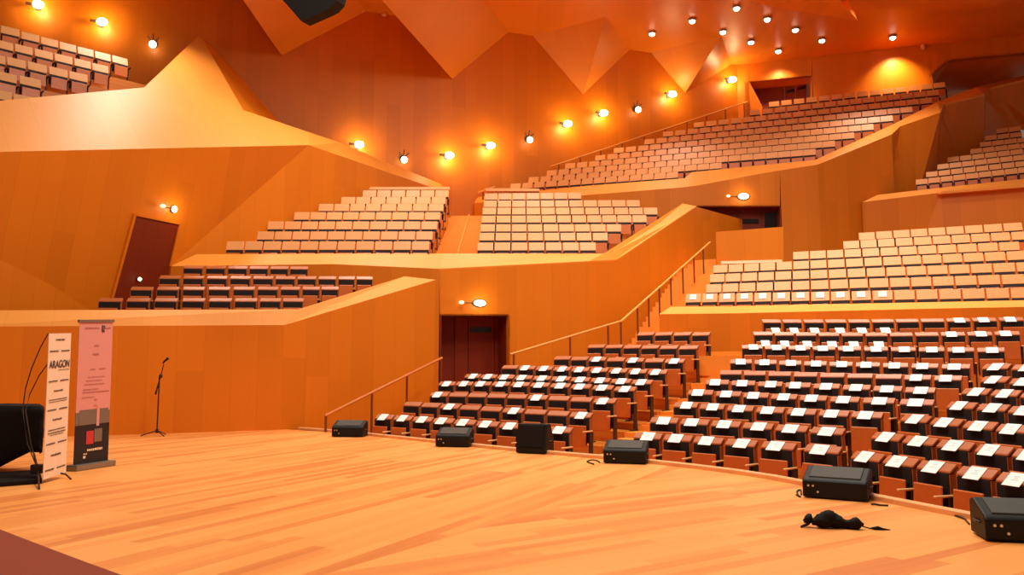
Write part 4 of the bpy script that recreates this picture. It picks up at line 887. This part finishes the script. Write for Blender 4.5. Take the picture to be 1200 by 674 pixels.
def marks(name, P, items, mat, root, th=.003, o=.002):
    """small printed marks: each (s0, s1, t0, t1)"""
    bm = bmesh.new()
    for s0, s1, t0, t1 in items:
        vs = [bm.verts.new(P(s, t, o + th)) for s, t in ((s0, t0), (s1, t0), (s1, t1), (s0, t1))]; bm.faces.new(vs)
    return on_root(link(name, bm, mat), root)
def words_(rows, seed):
    """rows of broken dashes that read like small print: (t, height, [(s0, s1)...])"""
    rnd = random.Random(seed); out = []
    for t, h, spans in rows:
        for a, b in spans:
            s = a
            while s < b - .005:
                e = min(b, s + rnd.uniform(.03, .075)); out.append((s, e, t - h * rnd.uniform(.35, .5), t + h * rnd.uniform(.3, .5))); s = e + .012
    return out
def text_mesh(txt, P, s0, s1, t0, t1, mat, root, name='lettering'):
    cu = bpy.data.curves.new('t', 'FONT'); cu.body = txt; cu.size = 1; cu.extrude = 0; cu.offset = .018
    tmp = bpy.data.objects.new('t', cu); COL.objects.link(tmp)
    dg = bpy.context.evaluated_depsgraph_get(); me = bpy.data.meshes.new_from_object(tmp.evaluated_get(dg))
    bpy.data.objects.remove(tmp)
    xs = [v.co.x for v in me.vertices]; ys = [v.co.y for v in me.vertices]
    for v in me.vertices:
        a = (v.co.x - min(xs)) / (max(xs) - min(xs)); b = (v.co.y - min(ys)) / (max(ys) - min(ys))
        v.co = P(s0 + (s1 - s0) * a, t0 + (t1 - t0) * b, .006)
    me.materials.append(M[mat]); o = bpy.data.objects.new(name, me); COL.objects.link(o)
    return on_root(o, root)

# narrow white banner on a cross frame
B1 = [at(50.5, 561, 10.35), at(77.5, 551, 11.0), at(57.5, 391, 10.35), at(83.5, 390.5, 11.0)]
B1[0].z = .05; B1[1].z = .07
P = banner_frame(*B1)
root = empty('banner', Vector((B1[0].x / 2 + B1[1].x / 2, B1[0].y / 2 + B1[1].y / 2, 0)))
sheet('banner_sheet', P, 0, 1, 0, 1, 0, .006, 'bannerwhite', root)
W = lambda t: (t, .012, [(.06, .44), (.56, .94)]); C = lambda t, a=.3, b=.7, h=.013: (t, h, [(a, b)])
marks('printed_lines', P, words_([C(.955), W(.875), W(.665), C(.595), C(.535, .1, .9, .008), C(.52, .1, .9, .006), W(.465), C(.395), C(.325, .12, .88, .009), C(.305, .12, .88, .009), C(.29, .2, .8, .006), W(.232), C(.15, .28, .72, .014), W(.055)], 4), 'txtdark', root)
text_mesh('ARAGON', P, .05, .95, .755, .81, 'txtdark', root)
marks('printed_rule', P, words_([C(.74, .45, .95, .006)], 9), 'txtdark', root)
def rod(name, pts, r, mat, root):
    bm = bmesh.new(); tube(bm, pts, r, 7); return on_root(link(name, bm, mat), root)
back = Vector((-.25, .55, 0))
hub = at(44, 553, 10.6); hub.z = .16
top = P(0, 1, -.01)
rod('support_pole', [top, at(47, 408, 10.75), at(37, 432, 10.95), at(30, 455, 11.05), at(26.5, 480, 11.0), at(32, 520, 10.8), hub], .008, 'iron', root)
rod('support_pole', [P(1, 1, -.01), at(62, 418, 11.1), at(46, 440, 11.15), at(35, 462, 11.15), at(30, 482, 11.05), at(36, 520, 10.85), hub], .008, 'iron', root)
rod('foot_pole', [at(40, 532, 10.8), hub, Vector((at(53.5, 573, 10).x, atz(53.5, 573, .01).y, .01))], .012, 'iron', root)
rod('foot_pole', [hub, at(77, 556, 10.9), atz(83, 561.5, .01)], .012, 'iron', root)
bm = bmesh.new(); box(bm, -.07, .07, -.06, .06, -.06, .06); bevel(bm, .015, 2)
for v in bm.verts: v.co += hub
on_root(link('frame_hub', bm, 'iron'), root)
tag(root, 'narrow white banner with lines of dark logos on a cross frame', 'banner')

# pink roll-up banner
B2 = [at(86, 546, 11.7), at(126.5, 540, 12.35), at(93.5, 375.5, 11.7), at(132.5, 375.5, 12.35)]
B2[0].z = .07; B2[1].z = .08
P = banner_frame(*B2)
root = empty('banner', Vector((B2[0].x / 2 + B2[1].x / 2, B2[0].y / 2 + B2[1].y / 2, 0)))
sheet('banner_sheet', P, 0, 1, .36, 1, 0, .006, 'pink', root)
sheet('grey_band', P, 0, 1, .27, .36, 0, .006, 'grey', root)
sheet('black_panel', P, 0, 1, 0, .27, 0, .006, 'bannerblack', root)
sheet('grey_tab', P, .1, .95, .27, .375, .003, .004, 'grey', root)
sheet('pink_notch', P, .60, .68, .255, .40, .006, .004, 'pink', root)
sheet('red_square', P, .32, .53, .135, .225, .006, .004, 'red', root)
sheet('grey_square', P, .55, .78, .145, .235, .006, .004, 'grey', root)
marks('printed_lines', P, words_([(.945, .012, [(.16, .58), (.68, .92)]), (.82, .010, [(.46, .6)]), (.76, .012, [(.42, .6)]), (.655, .008, [(.36, .5), (.62, .82)]), (.60, .006, [(.3, .8)]), (.575, .006, [(.25, .72)]), (.55, .006, [(.2, .8)]),
                                  (.515, .007, [(.18, .62)]), (.495, .009, [(.16, .95)]), (.46, .006, [(.15, .5)]), (.44, .010, [(.52, .6)]), (.40, .007, [(.5, .58)])], 12), 'txt', root)
marks('emblem', P, [(.655, .70, .925, .965), (.71, .755, .935, .962), (.665, .745, .915, .93)], 'txtdark', root)
marks('white_lettering', P, words_([(.095, .018, [(.36, .82)]), (.07, .010, [(.26, .36)]), (.05, .02, [(.25, .33)])], 3), 'bannerwhite', root)
sheet('top_rail', P, -.03, 1.03, .985, 1.005, .012, .03, 'metal', root)
bm = bmesh.new(); x = (B2[1] - B2[0]); x.z = 0; L_ = x.length; x.normalize(); yv = Vector((-x.y, x.x, 0))
for v in box(bm, -.04, L_ + .06, -.10, .10, 0, .085): v.co = Vector((B2[0].x, B2[0].y, 0)) + x * v.co.x + yv * v.co.y + Vector((0, 0, v.co.z))
bevel(bm, .015, 2); on_root(link('base_cassette', bm, 'metal'), root)
rod('back_pole', [P(.5, .02, -.04), P(.5, .98, -.03)], .012, 'iron', root)
rod('foot_bar', [Vector((B2[0].x - .38, B2[0].y + .02, .03)), Vector((B2[0].x + .05, B2[0].y + .02, .03))], .03, 'iron', root)
tag(root, 'tall pink roll-up banner with a black foot panel and red square', 'banner')

# bulky case under a black cloth, cut off by the left edge
root = empty('covered_case', Vector((-7.6, 11.9, 0)))
bm = bmesh.new(); nx, ny = 26, 14
x0, x1, y0, y1, zt = -9.6, -6.58, 11.3, 12.1, .94
def hem(x): return .02 + .29 * max(0, min(1, (x + 7.25) / .55))
pro = []
grid = {}
for i in range(nx + 1):
    x = x0 + (x1 - x0) * i / nx
    col = []
    for k in range(8):      # front drop
        t = k / 7; fold = .025 * math.sin(x * 17 + 2 * math.sin(x * 5)) * (1 - t); col.append(Vector((x, y0 - .03 + fold - .03 * (1 - t), hem(x) + (zt - hem(x)) * t)))
    for k in range(1, 7): col.append(Vector((x, y0 + (y1 - y0) * k / 7, zt + .012 * math.sin(x * 6 + k))))
    for k in range(8):
        t = 1 - k / 7; col.append(Vector((x, y1 + .03, hem(x) + (zt - hem(x)) * t)))
    pro.append([bm.verts.new(p) for p in col])
for a, b in zip(pro, pro[1:]):
    for k in range(len(a) - 1): bm.faces.new((a[k], b[k], b[k + 1], a[k + 1]))
# end drop of the cloth
e = pro[-1]; m = len(e)
inner = [bm.verts.new((x1 + .05 + .02 * math.sin(j * 1.9), v.co.y, max(v.co.z - .04, hem(x1)))) for j, v in enumerate(e)]
for k in range(m - 1): bm.faces.new((e[k], inner[k], inner[k + 1], e[k + 1]))
lowv = [bm.verts.new((x1 + .05 + .02 * math.sin(j * 1.9), v.co.y, hem(x1) + .02 * math.sin(j * 2.3))) for j, v in enumerate(inner)]
for k in range(m - 1): bm.faces.new((inner[k], lowv[k], lowv[k + 1], inner[k + 1]))
bmesh.ops.remove_doubles(bm, verts=list(bm.verts), dist=.0005); bmesh.ops.recalc_face_normals(bm, faces=list(bm.faces))
for v in bm.verts: v.co.x += (v.co.y - y0) * -.60
o = on_root(link('cloth_cover', bm, 'blackcloth', None, True), root)
sm = o.modifiers.new('solid', 'SOLIDIFY'); sm.thickness = .012
bm = bmesh.new(); box(bm, x0 + .05, x1 - .1, y0 + .06, y1 - .06, .5, zt - .02); bevel(bm, .03, 2)
for v in bm.verts: v.co.x += (v.co.y - y0) * -.60
on_root(link('case_body', bm, 'black'), root)
for x in (-7.9, -9.2):
    for y in (y0 + .25, y1 - .2):
        bm = bmesh.new(); tube(bm, [(x, y, .07), (x, y, .52)], [.035, .05], 10); ball(bm, (x, y, .04), .04); on_root(link('leg', bm, 'black'), root)
tag(root, 'bulky case under a black cloth cover beside the white banner', 'covered case')
bm = bmesh.new(); a_ = [atz(u, v, .0) for u, v in ((-60, 562), (38, 556), (48, 561), (49, 567), (0, 571), (-60, 573))]
q = [bm.verts.new(p + Vector((0, 0, .06))) for p in a_]; w = [bm.verts.new(p + Vector((0, 0, .004))) for p in a_]
bm.faces.new(q); bm.faces.new(list(reversed(w)))
for i in range(6): bm.faces.new((q[i], w[i], w[(i + 1) % 6], q[(i + 1) % 6]))
bmesh.ops.recalc_face_normals(bm, faces=list(bm.faces)); bevel(bm, .012, 2)
tag(link('floor_mat', bm, 'blackcloth'), 'flat folded black mat on the boards below the covered case', 'mat')

# black angular panel that hangs above the stage
hp = [at(u, v, 15.0) for u, v in ((322, -18), (327, -4), (334, 3), (353, 25), (362, 21), (378, 14), (388, 9), (395, 1), (400, -18))]
root = empty('hanging_panel', at(360, -18, 15.3))
o = slab('panel_shell', [hp], .5, 'blackcloth', parent=root, back=(.1, 1, .25)); on_root(o, root)
for u in (340, 384): rod('suspension_cable', [at(u, -18, 15.2), at(u, -18, 15.2) + Vector((0, 0, 9))], .012, 'iron', root)
tag(root, 'black angular panel hanging high above the stage', 'hanging panel')

# ================================================================== HANDRAILS
def rail(name, pts, posts, label, mat, r=.035, pr=.03, pmat='post'):
    root = empty(name, Vector((pts[0].x, pts[0].y, pts[0].z - .9)))
    rod('handrail_bar', pts, r, mat, root)
    for p, h in posts: rod('post', [p + Vector((0, 0, -.02)), p - Vector((0, 0, h))], pr, pmat, root)
    return tag(root, label, 'handrail')
ra, rb = at(381, 487.5, 19.25), at(518, 419.5, 22.0)
def along(a, b, u):
    pl = vplane(a, b)
    # height follows the straight bar
    t = 0
    for _ in range(40):
        p = a.lerp(b, t); uu = 600 + F * p.x / ((p.y) * CP + (p.z - H) * SP)
        t += (u - uu) / (600 + 0) * 2
    return a.lerp(b, t)
rail('stalls_handrail', [ra, rb], [(along(ra, rb, u), h) for u, h in ((382, .72), (436, 1.0), (477, 1.05), (517, 1.1))], 'dark wooden handrail rising beside the stalls along the corner wall', 'rail')
sa_, sb_, sc_ = at(598, 415.5, 22.4), at(728, 376.5, 23.6), at(832, 284, 30.0)
rail('stalls_handrail', [sa_, sb_, sc_], [(along(sa_, sb_, u), h) for u, h in ((602, .5), (668, .75), (712.5, .8), (727.5, 1.0))] +
     [(along(sb_, sc_, u), .95) for u in (747, 760, 772.5, 786, 800, 813, 824)], 'long pale handrail from the lower double door up to the upper door', 'railpale')
n8 = PL8[1] if PL8[1].y < 0 else -PL8[1]
p8 = (PL8[0] + n8 * .35, PL8[1])
o8 = lambda u, v: on(u, v, p8)
ua, ub = o8(645, 195.5), o8(876, 119.5)
rail('gallery_handrail', [ua, ub], [(o8(u, 195.5 + (119.5 - 195.5) * (u - 645) / 231), .8) for u in (655, 680, 704, 729, 755, 780, 805, 828, 850, 872)], 'pale handrail climbing the great back wall beside the upper seats', 'railpale', .045)
rail('gallery_handrail', [o8(560, 226), o8(580, 219)], [(o8(566, 224), .6), (o8(578, 219.5), .6)], 'short pale handrail at the head of the balcony aisle', 'railpale', .045)

# ================================================================== LAMPS
def lamp_light(name, loc, power, color, size=.12, kind='POINT', **k):
    d = bpy.data.lights.new(name, kind); d.energy = power; d.color = color
    if kind == 'POINT' or kind == 'SPOT': d.shadow_soft_size = size
    o = bpy.data.objects.new(name, d); COL.objects.link(o); o.location = loc
    for a, v in k.items(): setattr(d, a, v)
    return o
def wall_pt(u, v, pl, off):
    n = pl[1]; p = on(u, v, pl)
    if n.dot(EYE - p) < 0: n = -n
    return p + n * .02, n
WARM = (1, .68, .30)
SCON = [(45, 9, PL8, 'glowing wall sconce over the gallery seats, farther from the bracket lamp'), (119, 29, PL8, 'glowing wall sconce over the gallery seats, next to the bracket lamp'),
        (418, 171.5, PL8, 'glowing wall sconce just above the gallery cap, lowest on the wall'), (523, 184, PL8, 'glowing wall sconce above the balcony aisle head'),
        (571, 172.5, PL8, 'glowing wall sconce next along from the aisle-head one'), (661, 147, PL8, 'glowing wall sconce under the middle ceiling triangle, lower of the close pair'),
        (703, 134.5, PL8, 'glowing wall sconce under the middle ceiling triangle, higher of the close pair'), (783, 112.5, PL8, 'glowing wall sconce below the last ceiling triangle'),
        (853, 95.5, PL8, 'glowing wall sconce at the far corner of the back wall')]
for u, v, pl, lab in SCON:
    p, n = wall_pt(u, v, pl, 0); c = p + n * .3
    root = empty('wall_sconce', p, 0); x = Vector((0, 0, 1)).cross(n).normalized()
    bm = bmesh.new(); disc(bm, p + n * .02, n, .12, .04, 16); on_root(link('wall_plate', bm, 'iron'), root)
    rod('arm', [p + n * .03, p + n * .3 - x * .1], .03, 'iron', root); rod('side_arm', [c - x * .38, c - x * .12], .06, 'iron', root)
    bm = bmesh.new(); ball(bm, c + x * .06, .17, 1.3, 1, .9); on_root(link('lamp_bowl', bm, 'lamp', None, True), root)
    tag(root, lab, 'wall lamp', 'glowing sconces on the great back wall')
    lamp_light('sconce_light', p + n * .62 + x * .05 + Vector((0, 0, -.05)), 60, WARM, .12)
GLOBE = [(180, 52, 'dark bracket lamp with small globe above the gallery seat end'), (472, 186, 'dark bracket lamp with small globe above the gallery cap'),
         (618, 163, 'dark bracket lamp with small globe over the aisle-side upper seats'), (744, 128, 'dark bracket lamp with small globe between the higher sconces')]
for u, v, lab in GLOBE:
    p, n = wall_pt(u, v, PL8, 0); root = empty('bracket_lamp', p); x = Vector((0, 0, 1)).cross(n).normalized(); up_ = Vector((0, 0, 1))
    bm = bmesh.new(); disc(bm, p + n * .03, n, .16, .06, 16); on_root(link('wall_plate', bm, 'iron'), root)
    for s in (-1, 0, 1): rod('prong', [p + n * .05, p + n * .3 + x * .22 * s + up_ * (.34 if s == 0 else .2)], .025, 'iron', root)
    rod('arm', [p + n * .05, p + n * .3 - up_ * .1], .035, 'iron', root)
    bm = bmesh.new(); ball(bm, p + n * .34 - up_ * .14, .15); on_root(link('globe', bm, 'globe', None, True), root)
    tag(root, lab, 'wall lamp', 'dark bracket lamps on the back wall')
DOWN = [(764, 37.5), (811, 22.5), (863, 7.5), (847, 35.5), (880, 47.5), (899, 20.5), (932, 33), (912, 58), (963, 45.5), (1046, 42)]
DL_ = ['ceiling spotlight beside the last ceiling fold', 'ceiling spotlight alone in mid ceiling panel', 'ceiling spotlight nearest the hanging pale ceiling panel', 'ceiling spotlight just above the last ceiling triangle',
       'ceiling spotlight above the far wall corner', 'ceiling spotlight under the tip side of the pale ceiling panel', 'ceiling spotlight in the middle of the cluster over the far door', 'ceiling spotlight lighting the wall above the far door',
       'ceiling spotlight along the far wall past the door', 'ceiling spotlight over the bright pool on the far wall']
for (u, v), lab in zip(DOWN, DL_):
    p = atz(u, v, ZC); root = empty('ceiling_spotlight', p)
    bm = bmesh.new(); disc(bm, p - Vector((0, 0, .05)), (0, 0, 1), .18, .1, 20); on_root(link('housing', bm, 'metal'), root)
    bm = bmesh.new(); ball(bm, p - Vector((0, 0, .1)), .14, 1, 1, .8); on_root(link('bulb', bm, 'down', None, True), root)
    tag(root, lab, 'ceiling light', 'ceiling spotlights over the upper balcony')
for u, v, e in ((912, 58, 420), (1046, 42, 800)):
    p = atz(u, v, ZC); q = down(p, ZC - .35)
    w = on(u, v, PL9); q = Vector((w.x, w.y, ZC - .3)) - n9 * .95
    o = lamp_light('wall_wash_light', q, e, (1, .66, .28), .1, 'SPOT', spot_size=math.radians(110), spot_blend=1)
    o.rotation_euler = (Vector((w.x, w.y, ZC - 2.3)) - q).to_track_quat('-Z', 'Y').to_euler()
# door lamps: a bright oval lens with a small dim lamp beside it
def door_lamp(u, v, ud, vd, pl, w, h, lab):
    p, n = wall_pt(u, v, pl, 0); root = empty('door_lamp', p); x = Vector((0, 0, 1)).cross(n).normalized(); y = n.cross(x)
    bm = bmesh.new(); q = bmesh.ops.create_uvsphere(bm, u_segments=20, v_segments=10, radius=1)
    for t_ in q['verts']: t_.co = p + n * (.05 + .05 * t_.co.z) + x * t_.co.x * w / 2 + y * t_.co.y * h / 2
    on_root(link('lens', bm, 'exit', None, True), root)
    bm = bmesh.new(); q = bmesh.ops.create_uvsphere(bm, u_segments=20, v_segments=8, radius=1)
    for t_ in q['verts']: t_.co = p + n * (.02 + .03 * t_.co.z) + x * t_.co.x * w * .57 + y * t_.co.y * h * .6
    on_root(link('rim', bm, 'metal', None, True), root)
    d = on(ud, vd, pl); bm = bmesh.new(); ball(bm, d + n * .12, .07, 1.2, 1, .8); on_root(link('pilot_lamp', bm, 'dim', None, True), root)
    rod('wiring', [p + n * .03, d + n * .03], .012, 'iron', root)
    lamp_light('door_lamp_light', p + n * .35, 10, (1, .8, .45), .1)
    return tag(root, lab, 'door lamp')
door_lamp(202.5, 245, 187.5, 241, PL6, .2, .2, 'round white lamp over the slanted door in the leaning wall')
door_lamp(561.5, 355.5, 539.5, 354.8, PLB, .40, .20, 'oblong white lamp over the lower double door')
door_lamp(871, 230.5, 853, 230.5, PLb, .44, .26, 'oval white lamp over the upper door behind the box parapet')
p, n = wall_pt(160.5, 326.5, PL6, 0); root = empty('door_light', p)
bm = bmesh.new(); ball(bm, p + n * .1, .05); on_root(link('bulb', bm, 'globe', None, True), root)
bm = bmesh.new(); disc(bm, p + n * .06, n, .06, .05, 14); on_root(link('collar', bm, 'metal'), root)
tag(root, 'tiny white light on the slanted dark door', 'light')
p, n = wall_pt(449.5, 17.5, PL8, 0); root = empty('wall_sensor', p); bm = bmesh.new(); ball(bm, p + n * .08, .12, 1.2, 1, .9); on_root(link('housing', bm, 'pale', None, True), root)
bm = bmesh.new(); disc(bm, p + n * .02, n, .08, .06, 14); on_root(link('mount', bm, 'metal'), root); tag(root, 'small pale sensor high on back wall between ceiling triangles', 'sensor')
p, n = wall_pt(1081, 56, PL9, 0); root = empty('wall_sensor', p); bm = bmesh.new(); ball(bm, p + n * .1, .12, 1, 1, 1.3); on_root(link('housing', bm, 'pale', None, True), root)
bm = bmesh.new(); disc(bm, p + n * .02, n, .08, .06, 14); on_root(link('mount', bm, 'metal'), root); tag(root, 'small pale sensor on far wall beside the bright light pool', 'sensor')

# ================================================================== LIGHT
HALL = (1, .90, .76)
def ceiling_lamp(x, y, z, power, size=2.2, aim=None, col=HALL, spread=180):  # added area light, unseen above the frame, for the overhead lighting
    d = bpy.data.lights.new('hall_lamp', 'AREA'); d.shape = 'DISK'; d.size = size; d.energy = power; d.color = col; d.spread = math.radians(spread)
    o = bpy.data.objects.new('hall_lamp', d); COL.objects.link(o); o.location = (x, y, z)
    if aim: o.rotation_euler = (Vector(aim) - o.location).to_track_quat('-Z', 'Y').to_euler()
for x, y, pw in ((0, 9, 800), (3, 8, 800), (-1, 13, 700)): ceiling_lamp(x, y, 17.0, pw)
for x, y, pw in ((3, 18, 620), (9, 17, 620), (-5, 18, 300)): ceiling_lamp(x, y, 17.4, pw)
# added narrow-spread lights for seats and caps; one wider, to brighten the upper wall
for x, y, pw in ((9, 23, 420), (-5.5, 27, 300), (1, 28.5, 300), (15, 24, 380), (6, 34, 110), (16, 33, 190), (9, 27, 260)): ceiling_lamp(x, y, 17.4, pw, spread=95 if y != 27 or x < 0 else 150)
ceiling_lamp(-12.2, 27.0, 17.6, 280, 1.6, (-12.8, 25.5, 9), spread=110)  # added to brighten the folded gallery cap
ceiling_lamp(2, 25, 17.2, 70, 2.5, (0, 37, 12.5), spread=120)  # added fill aimed at the back wall
w = bpy.data.worlds.new('world'); S.world = w; w.use_nodes = True
bg = w.node_tree.nodes['Background']; bg.inputs[0].default_value = (1, .82, .62, 1); bg.inputs[1].default_value = .17
S.view_settings.view_transform = 'Standard'; S.view_settings.look = 'None'; S.view_settings.exposure = 0.12; S.view_settings.gamma = 1; S.view_settings.use_curve_mapping = False
try:
    S.cycles.max_bounces = 6; S.cycles.diffuse_bounces = 4; S.cycles.caustics_reflective = False; S.cycles.caustics_refractive = False; S.cycles.sample_clamp_indirect = 4
except Exception: pass
